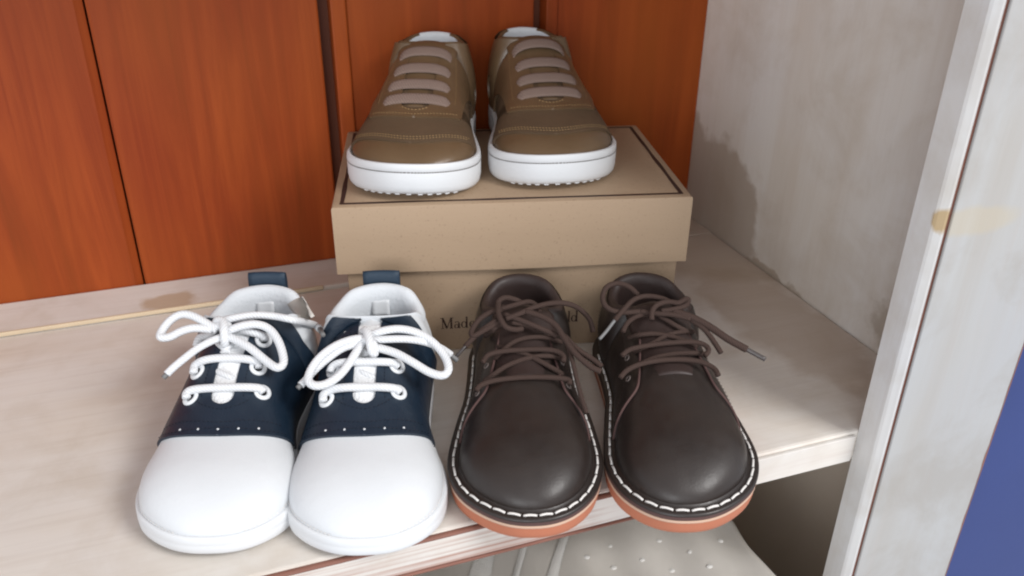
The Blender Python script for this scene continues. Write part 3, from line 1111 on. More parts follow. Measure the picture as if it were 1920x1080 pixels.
# printed border round the lid top
e0, e1 = 0.0040, 0.0062
zt_ = BH+0.0001
V, Fc = [], []
per = []
for (ax, ay), (bx_, by_) in (((0, 0), (1, 0)), ((1, 0), (1, 1)), ((1, 1), (0, 1)), ((0, 1), (0, 0))):
    for k in range(24):
        per.append((ax+(bx_-ax)*k/24, ay+(by_-ay)*k/24))
for i, (u, v) in enumerate(per):
    for e in (e0, e1):
        w_ = 0.00025*math.sin(i*0.7+e*900)*(0.5+0.5*math.sin(i*0.23))
        V.append((e+(BW-2*e)*u+w_*(abs(u-0.5) > 0.49), e+(BD-2*e)*v+w_*(abs(v-0.5) > 0.49), zt_))
np_ = len(per)
for i in range(np_):
    j = (i+1) % np_
    Fc.append((2*i, 2*j, 2*j+1, 2*i+1))
link('printed_border', mesh('printed_border', V, Fc), M['print_brown'], lid, smooth=False)
# serif lettering on the body
def stroke(V, Fc, a, b, w0, w1=None):
    w1 = w1 or w0
    a, b = np.array(a, float), np.array(b, float)
    d = (b-a)/np.linalg.norm(b-a)
    n = np.array([-d[1], d[0]])
    k = len(V)
    V += [a+n*w0/2, a-n*w0/2, b-n*w1/2, b+n*w1/2]
    Fc.append((k, k+1, k+2, k+3))
def arc(V, Fc, c, rx, ry, a0, a1, wt, wn):
    k = len(V)
    n = 14
    for i in range(n+1):
        a = R(a0+(a1-a0)*i/n)
        wv = wn+(wt-wn)*abs(math.cos(a))
        for s_ in (0.5, -0.5):
            V.append(np.array([c[0]+(rx+wv*s_)*math.cos(a), c[1]+(ry+wv*s_*0.8)*math.sin(a)]))
    for i in range(n):
        Fc.append((k+2*i, k+2*i+1, k+2*i+3, k+2*i+2))
def glyph(ch_):
    V, Fc = [], []
    if ch_ == 'M':
        stroke(V, Fc, (0.12, 0), (0.12, 1), 0.06)
        stroke(V, Fc, (0.12, 1), (0.47, 0.02), 0.15)
        stroke(V, Fc, (0.47, 0.02), (0.80, 1), 0.06)
        stroke(V, Fc, (0.82, 0), (0.82, 1), 0.15)
        for x, z in ((0.12, 0.02), (0.82, 0.02), (0.07, 0.98), (0.87, 0.98)):
            stroke(V, Fc, (x-0.14, z), (x+0.14, z), 0.05)
        return V, Fc, 1.02
    if ch_ == 'a':
        arc(V, Fc, (0.22, 0.19), 0.15, 0.17, 0, 360, 0.10, 0.05)
        stroke(V, Fc, (0.42, 0.0), (0.42, 0.48), 0.12)
        arc(V, Fc, (0.25, 0.46), 0.17, 0.16, 0, 160, 0.08, 0.06)
        stroke(V, Fc, (0.36, 0.03), (0.54, 0.03), 0.06)
        return V, Fc, 0.58
    if ch_ == 'd':
        arc(V, Fc, (0.24, 0.31), 0.19, 0.28, 0, 360, 0.12, 0.05)
        stroke(V, Fc, (0.46, 0.0), (0.46, 1.02), 0.12)
        stroke(V, Fc, (0.34, 1.0), (0.46, 1.0), 0.05)
        stroke(V, Fc, (0.46, 0.03), (0.58, 0.03), 0.05)
        return V, Fc, 0.64
    if ch_ == 'e':
        arc(V, Fc, (0.26, 0.31), 0.19, 0.28, 20, 325, 0.12, 0.05)
        stroke(V, Fc, (0.08, 0.34), (0.48, 0.34), 0.05)
        return V, Fc, 0.54
    if ch_ == 'l':
        stroke(V, Fc, (0.15, 0.0), (0.15, 1.02), 0.12)
        stroke(V, Fc, (0.03, 0.03), (0.28, 0.03), 0.05)
        stroke(V, Fc, (0.03, 1.0), (0.15, 1.0), 0.05)
        return V, Fc, 0.32
def print_word(word, x, z, h):
    for c in word:
        V, Fc, adv = glyph(c)
        VV = [(x+v[0]*h, 0.0035-0.0001, z+v[1]*h) for v in V]
        # overlapping strokes lie in steps of a hair so that no two faces share a plane
        out = [(a, b-0.000004*(k//4), c_) for k, (a, b, c_) in enumerate(VV)]
        link('letter', mesh('letter', out, Fc), M['print_brown'], bxo, smooth=False)
        x += adv*h
print_word('Made', 0.0540, 0.0142, 0.0070)
print_word('ld', 0.1255, 0.0150, 0.0070)

# ------------------------------------------------------------------ white and navy saddle shoes
def smooth01(x):
    x = np.clip(x, 0, 1)
    return x*x*(3-2*x)
def base_upper(s, mat, name='upper', flare=0.0):
    return s.patch(name, lambda y, t, sd: np.ones(np.shape(y)), 0.0, mat, s.r, nt=40)

def saddle_shoe(toe, ang, L, cxs, label, laces):
    sp = dict(W=([0, 0.12, 0.25, 0.42, 0.6, 0.76, 0.88, 1.0], [23.5, 25.5, 26.3, 26.6, 29.5, 33.2, 32.4, 27.5]),
              cx=([0, 0.25, 0.5, 0.7, 0.85, 1.0], cxs),
              z0=([0, 0.7, 0.85, 1.0], [9.5, 9.0, 9.3, 11.0]),
              h=([0, 0.25, 0.36, 0.45, 0.57, 0.70, 0.80, 0.88, 1.0], [54, 53.5, 47.5, 42, 35, 29.5, 27.5, 25.5, 22]),
              n=([0, 0.3, 0.5, 0.7, 0.85, 1.0], [2.3, 2.25, 2.2, 2.35, 2.4, 2.4]),
              zt=([0, 0.04, 0.10, 0.17, 0.25, 0.3], [54, 53, 48.5, 46.5, 54.0, 55]),
              yt=0.265, wt=23.0, bulge=3.5, heel_in=3.0, ym=0.74, heel_r=0.17, ntoe=2.55, ntop=2.2, yh=0.80,
              toe_in=4.0, spring=2.5, instep=((36, 55), (77, 36)), insole=14)
    s = Shoe(L, toe, ang, 0.0003, sp)
    s.root('saddle_shoe')
    tag(s.r, label, 'shoe', 'pair of white and navy saddle shoes')
    up = base_upper(s, M['white_leather'])
    s.slab('sole', [(-0.6, 0.2, 1), (1.0, 0.6, 1), (1.6, 1.6, 1), (1.8, 5.6, 0.6), (1.6, 6.1, 0.6), (1.75, 6.7, 0.6), (1.6, 9.4, 0.5), (1.0, 10.3, 0.5), (0.1, 10.4, 0.5), (-2, 9.0, 0.3)],
           M['white_rubber'], s.r)
    sl = 5.0
    def fsad(y, t, sd):
        P = s.S(y, sd, t)
        x = np.abs(P[..., 0]-s.cx(y))
        yf = 0.585+0.115*np.sin(t*math.pi/2)
        yr = 0.25-0.13*smooth01((0.60-t)/0.6)
        dy = np.maximum(0, (y-0.545)*s.L)
        slit = (np.sqrt(x*x+dy*dy)-sl)/90
        # the flap ends are cut square just behind the opening's front corner
        return np.minimum(np.minimum(yf-y, y-yr), slit)
    sad = s.patch('saddle', fsad, 1.3, M['navy_leather'], s.r, nt=64, ny=1.3)
    s.lin = s.collar(M['white_lining'], s.r, r=3.0, out=1.0, taper=True)
    s.up = up
    s.tongue('tongue', 0.60, 0.268, 11, M['fleece'], s.r, off=-1.0, curv=4, rise=0.0, hw1=15)
    # rows of fine stitching
    s.seam('stitching', [(0.635, 0.35), (0.672, 0.7), (0.675, 1.0), (0.672, 1.3), (0.635, 1.65)], 1, M['navy_thread'], sad, off=1.5, r=0.28)
    s.seam('stitching', [(0.61, 0.4), (0.635, 0.7), (0.652, 1.0), (0.635, 1.3), (0.61, 1.6)], 1, M['navy_thread'], sad, off=1.5, r=0.28)
    s.seam('stitching', [(0.55, 0.72), (0.585, 0.84), (0.603, 1.0), (0.585, 1.16), (0.55, 1.28)], 1, M['navy_thread'], sad, off=1.5, r=0.28)
    for sd in (-1, 1):
        s.seam('stitching', [(0.30, 0.80), (0.42, 0.80), (0.56, 0.80)], sd, M['navy_thread'], sad, off=1.5, r=0.25)
    s.seam('toe_stitching', [(0.60, 0.10), (0.85, 0.10), (0.985, 0.12)], 1, M['white_thread'], up, off=0.2, r=0.28, step=1.8)
    s.seam('toe_stitching', [(0.60, 0.10), (0.85, 0.10), (0.985, 0.12)], -1, M['white_thread'], up, off=0.2, r=0.28, step=1.8)
    # punched holes showing the white leather below
    for tq in (0.66, 0.83, 1.0, 1.17, 1.34):
        side, t = (1, tq) if tq <= 1 else (-1, 2-tq)
        y = 0.585+0.115*math.sin(t*math.pi/2)-0.022
        P = s.S(y, side, t)
        n = s.N(y, side, t)
        s.disc('perforation', P+n*1.42, n, 0.52, M['white_leather'], sad)
    # heel pull tab: a folded webbing loop standing above the topline
    Tt = []
    for q in np.linspace(0, 1, 17):
        a = q*math.pi
        if q < 0.35:
            Tt.append((-1.8-0.3*math.sin(a), 40+q/0.35*18))
        elif q < 0.65:
            b = (q-0.35)/0.3*math.pi
            Tt.append((-0.2-1.7*math.cos(b), 58+3.2*math.sin(b)))
        else:
            Tt.append((1.5+(q-0.65)*4, 58-(q-0.65)/0.35*14))
    V, Fc = [], []
    for (yy, zz) in Tt:
        for k in range(7):
            u = (k/6*2-1)
            V.append((u*9.3+float(s.cx(0.02)), yy+u*u*0.9+1.5, zz))
    for i in range(len(Tt)-1):
        for k in range(6):
            Fc.append((i*7+k, i*7+k+1, i*7+8+k, i*7+7+k))
    o = link('pull_tab', mesh('pull_tab', np.array(V)*0.001, Fc), M['navy_webbing'], s.r)
    md = o.modifiers.new('s', 'SOLIDIFY')
    md.thickness = 0.0009
    md.offset = 0
    # small rectangular pad inside the heel
    V = []
    for i in range(6):
        for k in range(6):
            V.append(((k/5-0.5)*9+float(s.cx(0.05)), 10.2+abs(k/5-0.5)*1.2+(1-i/5)*1.5, 41+i/5*8.5))
    Fc = [(i*6+k, i*6+k+1, i*6+7+k, i*6+6+k) for i in range(5) for k in range(5)]
    o = link('heel_pad', mesh('heel_pad', np.array(V)*0.001, Fc), M['white_leather'], s.r)
    o.modifiers.new('s', 'SOLIDIFY').thickness = 0.0006
    # eyelets
    s.bvh([up, sad])
    for (px, py) in laces['eyelets']:
        o = Vector(s.tolocal(CC))
        v = Vector(s.dirlocal(ray(px, py)))
        hit = s.tree.ray_cast(o, v)
        if hit[0] is None:
            continue
        n = np.array(hit[1])
        if n@np.array(v) > 0:
            n = -n
        P = np.array(hit[0])
        s.disc('eyelet_hole', P+n*0.15, n, 1.9, M['hole_dark'], sad, dome=0.05)
        s.ring('eyelet', P+n*0.25, n, 3.0, 1.15, M['eyelet_white'], s.r)
    for pts in laces['rows']:
        s.cord('lace', pts, 1.9, M['white_cord'], force='s', lift=2.0)
    for pts in laces['under']:
        s.cord('lace', pts, 1.6, M['white_cord'], d=-0.8, lift=0.2, force='p')
    for pts in laces['bow']:
        s.cord('lace', pts, 1.95, M['white_cord'], d=3.5, lift=2.4)
    for pts in laces['tails']:
        s.cord('lace', pts, 1.8, M['white_cord'], d=3.0, lift=2.2, aglet=(0.14, M['aglet_clear']))
    return s

LW = dict(
    eyelets=[(358, 746), (492, 736), (371, 698), (484, 690), (494, 638), (384, 640)],
    rows=[[(355, 750), (356, 741), (368, 735), (400, 732), (432, 731), (465, 731), (485, 733), (492, 740)],
          [(369, 703), (372, 689), (388, 680), (415, 676), (445, 676), (470, 679), (482, 683), (484, 693)],
          [(374, 645), (380, 630), (396, 624), (412, 622)],
          [(430, 622), (455, 624), (475, 628), (492, 634), (494, 642)]],
    under=[[(400, 694, -4.5), (410, 698, -1.5), (424, 704, -0.8), (434, 709, -1.5), (444, 713, -4.5)], [(406, 642, -4), (414, 648, -1), (424, 656, -0.6), (438, 670, -4)], [(442, 640, -4), (434, 646, -1), (424, 655, -0.2), (410, 672, -4)]],
    bow=[[(408, 620, 4), (385, 605, 5), (360, 592, 6), (338, 590, 6), (318, 602, 5), (304, 620, 4), (301, 632, 4), (318, 632, 4), (340, 621, 5), (365, 615, 5), (398, 618, 4)],
         [(424, 622, 4), (450, 612, 6), (480, 608, 6), (505, 617, 5), (522, 640, 4), (531, 668, 3), (530, 684, 3), (518, 689, 3), (498, 676, 3), (470, 653, 4), (446, 639, 4), (424, 630, 3.5)],
         [(404, 606, 3), (409, 600, 5.5), (418, 604, 6.5), (420, 620, 7), (421, 635, 5), (422, 646, 1.5)],
         [(398, 610, 2.5), (408, 612, 4.5), (420, 610, 5), (430, 612, 3)]],
    tails=[[(416, 632, 4), (395, 640, 4), (368, 655, 3), (342, 675, 3), (322, 692, 2), (306, 709, 1)],
           [(412, 603, 4), (440, 596, 5), (475, 591, 5), (515, 593, 4), (555, 601, 2), (585, 613, 0), (606, 628, -3)]])
RW = dict(
    eyelets=[(613, 750), (747, 736), (626, 695), (744, 687)],
    rows=[[(611, 756), (612, 744), (625, 735), (652, 731), (690, 730), (722, 731), (740, 734), (748, 741)],
          [(624, 702), (630, 690), (648, 684), (685, 683), (715, 683), (736, 685), (745, 692)]],
    under=[[(666, 695, -4.5), (676, 698, -1.5), (689, 704, -0.8), (701, 709, -1.5), (711, 713, -4.5)], [(670, 648, -4), (680, 656, -1), (690, 664, -0.6), (704, 676, -4)], [(706, 648, -4), (698, 656, -1), (688, 664, -0.2), (674, 676, -4)]],
    bow=[[(686, 634, 4), (660, 637, 5), (630, 648, 5), (602, 668, 5), (584, 692, 4), (578, 713, 4), (590, 723, 4), (612, 720, 4), (636, 704, 4), (654, 682, 4), (668, 660, 4), (680, 642, 3.5)],
         [(694, 628, 4), (720, 620, 6), (750, 617, 6), (782, 624, 5), (812, 642, 4), (834, 668, 3), (841, 692, 3), (830, 704, 3), (805, 698, 3), (775, 680, 4), (742, 662, 4), (708, 652, 3.5)],
         [(680, 624, 3), (685, 619, 5.5), (690, 628, 7), (694, 645, 7), (698, 660, 5), (704, 662, 3)],
         [(676, 640, 3), (688, 636, 5.5), (700, 646, 6), (704, 660, 4)]],
    tails=[[(676, 645, 3), (645, 652, 3), (615, 672, 2), (590, 694, 2), (572, 714, 1), (558, 728, 1)],
           [(698, 638, 4), (730, 636, 5), (765, 636, 5), (800, 642, 3), (830, 655, 0), (858, 676, -4)]])
wl_ = saddle_shoe((-0.0640, 0.0150), 17.4, 135.7, [0, 4.0, 7.4, 5.0, 3.5, 1.0],
            'leftmost white shoe with navy saddle, its lace tail trailing left over the bare shelf', LW)
saddle_shoe((-0.0055, -0.0060), 15.6, 139.0, [0, 3.0, 4.5, 2.8, 2.0, 0.5],
            'white shoe with navy saddle standing beside the brown shoes, in front of the box corner', RW)

# ------------------------------------------------------------------ brown derby shoes
def paper_tag(s):
    """a scrap of paper lying against the rim of the collar"""
    s.bvh([s.up, s.lin])
    V, Fc = [], []
    c = [(540, 570), (566, 556), (590, 592), (566, 606)]
    for i in range(8):
        for j in range(7):
            u, v = i/7, j/6
            px = (c[0][0]*(1-u)+c[1][0]*u)*(1-v)+(c[3][0]*(1-u)+c[2][0]*u)*v
            py = (c[0][1]*(1-u)+c[1][1]*u)*(1-v)+(c[3][1]*(1-u)+c[2][1]*u)*v
            V.append(s.pick(px, py, 0.7+0.5*math.sin(u*3.1)+0.8*v*u, 0.0, 's'))
    V = np.array(V)
    for i in range(7):
        for j in range(6):
            Fc.append((i*7+j, i*7+j+1, i*7+8+j, i*7+7+j))
    o = link('paper_tag', mesh('paper_tag', np.array(V)*0.001, Fc), M['paper'], s.r)
    o.modifiers.new('s', 'SOLIDIFY').thickness = 0.0004
M['paper'] = simple('paper', (0.52, 0.49, 0.45, 1), 0.8, 200, 0.1, 0.04)
def derby_shoe(toe, ang, L, cxs, label, laces):
    sp = dict(W=([0, 0.12, 0.25, 0.42, 0.6, 0.76, 0.88, 1.0], [21.5, 22.5, 23.0, 24.0, 27.5, 29.5, 28.5, 24.0]),
              cx=([0, 0.25, 0.5, 0.7, 0.85, 1.0], cxs),
              z0=([0, 0.7, 0.85, 1.0], [12.0, 12.0, 12.3, 13.5]),
              h=([0, 0.26, 0.36, 0.45, 0.57, 0.70, 0.80, 0.88, 1.0], [51, 49, 44.5, 40.5, 36.5, 32.5, 31.0, 29.5, 27]),
              n=([0, 0.3, 0.5, 0.7, 0.85, 1.0], [2.2, 2.2, 2.2, 2.3, 2.5, 2.5]),
              zt=([0, 0.04, 0.10, 0.17, 0.25, 0.3], [51, 50, 46, 43.5, 45.5, 49]),
              yt=0.265, ycf=0.66, wt=20.5, bulge=2.5, heel_in=4.5, ym=0.74, heel_r=0.17, ntoe=2.38, ntop=2.3, yh=0.76,
              toe_in=0, spring=2.0, instep=((37, 52), (82, 38)), insole=17)
    s = Shoe(L, toe, ang, 0.0003, sp)
    s.root('derby_shoe')
    tag(s.r, label, 'shoe', 'pair of dark brown derby shoes')
    up = base_upper(s, M['brown_leather'])
    s.slab('sole', [(1.0, 0.2, 1), (3.2, 0.5, 1), (4.2, 1.4, 1), (4.6, 3.5, 1), (4.8, 7.2, 0.8), (0, 7.3, 0.8)], M['orange_crepe'], s.r)
    s.slab('midsole', [(0, 7.2, 0.8), (4.8, 7.25, 0.8), (5.1, 7.6, 0.8), (5.1, 8.6, 0.7), (4.9, 8.9, 0.7), (0, 9.0, 0.7)], M['cream_rubber'], s.r)
    s.slab('welt', [(0, 8.9, 0.7), (4.6, 8.95, 0.7), (5.2, 9.5, 0.7), (5.1, 11.0, 0.65), (4.6, 11.3, 0.65), (0, 11.2, 0.6)], M['raw_edge'], s.r)
    wl = s.slab('flange', [(0, 11.1, 0.6), (4.7, 11.2, 0.6), (5.4, 11.6, 0.6), (5.3, 12.4, 0.6), (4.6, 12.9, 0.6), (2.0, 12.7, 0.55), (0.6, 12.9, 0.5), (-0.4, 14.2, 0.5), (-2, 14.2, 0.5)], M['brown_leather'], s.r)
    def slit(y):
        return 9.0+7.0*np.clip((np.asarray(y)-0.27)/0.26, 0, 1.2)
    def yq(t):
        return 0.535+0.15*np.clip((0.84-t)/0.84, 0, 1)**0.85
    def fq(y, t, sd):
        P = s.S(y, sd, t)
        x = np.abs(P[..., 0]-s.cx(y))
        a = (x-slit(y))/90
        b = yq(t)-y
        # rounded corner where the facing turns down to the side
        k = 0.03
        hh = np.clip(0.5+0.5*(b-a)/k, 0, 1)
        return b*(1-hh)+a*hh-k*hh*(1-hh)
    q = s.patch('quarter', fq, 1.2, M['brown_leather'], s.r, nt=56, ny=1.2)
    # pale raw edge of the quarters
    for sd in (-1, 1):
        E = []
        for yv in np.linspace(0.275, 0.70, 70):
            tt = np.linspace(0.02, 1, 160)
            v = fq(np.full(160, yv), tt, sd)
            idx = np.where((v[:-1] > 0) & (v[1:] <= 0))[0]
            if len(idx) == 0:
                continue
            i = idx[-1]
            t0 = tt[i]+(tt[i+1]-tt[i])*v[i]/(v[i]-v[i+1]+1e-9)
            E.append(s.S(yv, sd, t0)+s.N(yv, sd, t0)*0.9)
        E = np.array(E)
        for _ in range(3):
            E[1:-1] = 0.25*E[:-2]+0.5*E[1:-1]+0.25*E[2:]
        tube('quarter_edge', E*0.001, 0.00062, M['raw_edge'], q, nseg=8)
    s.collar(M['brown_lining'], s.r, r=2.4, out=0.8)
    s.tongue('tongue', 0.56, 0.22, 14.5, M['brown_lining'], s.r, off=-1.0, curv=5, rise=1.0, hw1=16, thick=1.8)
    # vamp top edge with a line of stitches
    s.seam('stitching', [(0.545, 0.84), (0.556, 0.92), (0.56, 1.0), (0.556, 1.08), (0.545, 1.16)], 1, M['brown_thread'], up, off=0.2, r=0.25)
    for sd in (-1, 1):
        s.seam('stitching', [(0.30, 0.50), (0.42, 0.46), (0.52, 0.40), (0.62, 0.22)], sd, M['brown_thread'], q, off=1.35, r=0.22)
        s.seam('heel_stitching', [(0.06, 0.72), (0.14, 0.55), (0.20, 0.30), (0.22, 0.06)], sd, M['grey_thread'], q, off=1.35, r=0.25)
    # bold white stitches on the flange, each one a thread of its own
    lp, fr = s.outline(2.7, 90)
    zz = 13.05+s.spring(fr)*0.56
    m = len(lp)
    P3 = np.column_stack([lp, zz])
    keep = fr > 0.12
    start = int(np.argmin(fr))
    order = [(start+i) % m for i in range(m+1)]
    Pl = P3[order]
    frl = fr[order]
    cum = np.concatenate([[0], np.cumsum(np.linalg.norm(np.diff(Pl, axis=0), axis=1))])
    pitch = cum[-1]/round(cum[-1]/6.6)
    st_me = None
    rnd = random.Random(7)
    for k in range(int(round(cum[-1]/pitch))):
        a0, a1 = k*pitch+0.45, (k+1)*pitch-0.45
        if np.interp((a0+a1)/2, cum, frl) < 0.16:
            continue
        p0 = np.array([np.interp(a0, cum, Pl[:, i]) for i in range(3)])
        p1 = np.array([np.interp(a1, cum, Pl[:, i]) for i in range(3)])
        if st_me is None:
            tt_ = np.linspace(0, 1, 7)
            pts = [np.array([-2.85+5.7*q_, 0, 0.42*math.sin(math.pi*q_)-0.25]) for q_ in tt_]
            ob = tube('stitch', np.array(pts)*0.001, 0.00054, M['white_thread'], wl, nseg=6)
            st_me = ob.data
        else:
            ob = bpy.data.objects.new('stitch', st_me)
            COL.objects.link(ob)
            ob.parent = wl
        d = p1-p0
        ang_ = math.atan2(d[1], d[0])+rnd.uniform(-0.05, 0.05)
        ob.location = Vector((p0+p1)/2)*0.001
        ob.rotation_euler = (0, -math.asin(d[2]/np.linalg.norm(d)), ang_)
        ob.scale = (np.linalg.norm(d)/5.7*rnd.uniform(0.94, 1.0), 1, 1)
    s.bvh([up, q])
    s2 = [up, q]
    for (px, py) in laces['eyelets']:
        o = Vector(s.tolocal(CC))
        v = Vector(s.dirlocal(ray(px, py)))
        hit = s.tree.ray_cast(o, v)
        if hit[0] is None:
            continue
        n = np.array(hit[1])
        if n@np.array(v) > 0:
            n = -n
        P = np.array(hit[0])
        s.ring('eyelet', P+n*0.1, n, 1.35, 0.40, M['eyelet_metal'], s.r)
    for pts in laces['rows']:
        s.cord('lace', pts, 1.25, M['brown_cord'], d=0.8, lift=1.5)
    for pts in laces['under']:
        s.cord('lace', pts, 1.25, M['brown_cord'], d=-1.0, lift=0.9, force='p')
    for pts in laces['bow']:
        s.cord('lace', pts, 1.35, M['brown_cord'], d=3.5, lift=1.9)
    for r_, pts, ag in laces['tails']:
        s.cord('lace', pts, r_*1.08, M['brown_cord'], d=3.0, lift=1.8, aglet=ag)
    return s

paper_tag(wl_)
LB = dict(
    eyelets=[(895, 738), (912, 686), (1066, 724), (1054, 680)],
    rows=[[(893, 732), (902, 722), (925, 714), (960, 709), (1000, 707), (1040, 708), (1066, 712), (1068, 720)],
          [(905, 680), (915, 666), (940, 659), (980, 656), (1020, 655), (1045, 659), (1057, 668), (1056, 678)],
          ],
    under=[[(908, 714, -5), (926, 702, -1.5), (950, 686, -1), (980, 674, -1), (1010, 668, -1), (1036, 668, -2), (1056, 672, -6)], [(928, 672, -5), (942, 658, -1), (962, 642, -0.6), (985, 634, -0.6), (1014, 632, -1), (1036, 636, -2), (1052, 642, -6)],
           [(930, 650, -6), (955, 655, -2), (985, 664, -1), (1010, 676, -1), (1035, 690, -2), (1056, 702, -6)]],
    bow=[[(944, 575, 3), (936, 583, 4), (934, 570, 5), (938, 562, 6), (950, 558, 6), (966, 562, 5), (975, 566, 3)],
         [(935, 568, 5), (934, 585, 6), (940, 602, 6), (950, 614, 5), (966, 618, 3), (980, 616, 2)],
         [(946, 600, 4), (925, 610, 3), (903, 622, 2), (888, 630, 1), (884, 622, 1), (896, 602, 2), (915, 588, 3), (938, 580, 4), (965, 572, 5), (990, 566, 4), (1004, 572, 3), (1012, 586, 1)],
         [(946, 590, 5), (975, 600, 5), (1005, 612, 4), (1028, 622, 2), (1045, 630, 1)],
         [(960, 606, 3), (980, 608, 3), (1005, 614, 2)],
         [(916, 632, 0), (925, 618, 1), (940, 606, 2)]],
    tails=[(1.25, [(948, 598, 5), (975, 588, 6), (1005, 575, 6), (1040, 568, 5), (1070, 571, 2), (1090, 582, -3), (1106, 600, -9), (1112, 622, -14)], None),
           (1.35, [(985, 584, 6), (1012, 592, 6), (1040, 608, 5), (1058, 635, 4), (1078, 662, 3), (1105, 686, 1), (1127, 697, 0)], None),
           (1.35, [(1058, 630, 3), (1082, 655, 2), (1108, 672, 0), (1128, 688, -1)], None),
           (1.2, [(932, 600, 4), (905, 618, 2), (885, 636, 0), (870, 652, -1), (856, 668, -3)], (0.35, M['aglet_dark'])),
           (1.1, [(1062, 640, 1), (1074, 680, 0), (1082, 715, -2), (1090, 745, -4), (1100, 775, -6)], None)])
RB = dict(
    eyelets=[(1178, 710), (1176, 671), (1342, 702), (1320, 665)],
    rows=[[(1163, 708), (1176, 694), (1200, 683), (1235, 676), (1275, 674), (1312, 678), (1338, 690), (1347, 704)],
          [(1166, 667), (1182, 655), (1215, 648), (1255, 643), (1295, 641), (1318, 645), (1329, 656), (1322, 667)],
          [(1168, 622), (1176, 606), (1192, 594), (1212, 589)]],
    under=[[(1174, 694, -6), (1194, 686, -1.5), (1225, 672, -1), (1262, 664, -1), (1300, 662, -2), (1322, 664, -6)], [(1178, 634, -6), (1200, 628, -1.5), (1230, 626, -1), (1262, 632, -1), (1292, 642, -3), (1306, 650, -6)], [(1188, 660, -6), (1206, 652, -2), (1230, 640, -1), (1252, 628, -1), (1280, 622, -2), (1300, 622, -6)],
           [(1236, 592, 1), (1250, 600, 0.5), (1270, 612, 0), (1290, 622, -3)]],
    bow=[[(1196, 553, 3), (1180, 538, 5), (1158, 531, 6), (1138, 538, 6), (1130, 555, 5), (1134, 572, 4), (1150, 583, 3), (1172, 586, 2), (1200, 584, 2)],
         [(1222, 600, 3), (1223, 582, 5), (1235, 570, 6), (1255, 566, 6), (1272, 568, 6), (1286, 560, 6), (1291, 564, 5), (1284, 574, 5), (1262, 580, 5), (1240, 583, 4)],
         [(1200, 584, 2), (1230, 588, 3), (1262, 590, 4), (1295, 598, 4)]],
    tails=[(1.2, [(1276, 586, 2), (1262, 570, 4), (1240, 559, 5), (1212, 555, 5), (1188, 562, 5), (1168, 582, 4), (1150, 604, 2), (1138, 620, 1), (1124, 636, 0)], (0.30, M['aglet_clear'])),
           (1.7, [(1262, 584, 4), (1295, 594, 4), (1330, 612, 3), (1365, 636, 1), (1400, 655, -2), (1435, 674, -4)], (0.26, M['aglet_dark'])),
           (1.25, [(1290, 596, 3), (1318, 615, 2), (1338, 640, 0), (1352, 662, -2)], None)])
derby_shoe((0.0620, -0.0160), 17.5, 146.0, [0, 0, 0.5, 1.5, 2.0, 0.5],
           'dark brown leather shoe next to the white shoes, white stitching and orange sole', LB)
derby_shoe((0.1237, -0.0340), 17.3, 145.0, [0, -4.0, -6.0, -5.0, -3.0, 0.5],
           'dark brown leather shoe nearest the white post, its lace end sticking out right', RB)

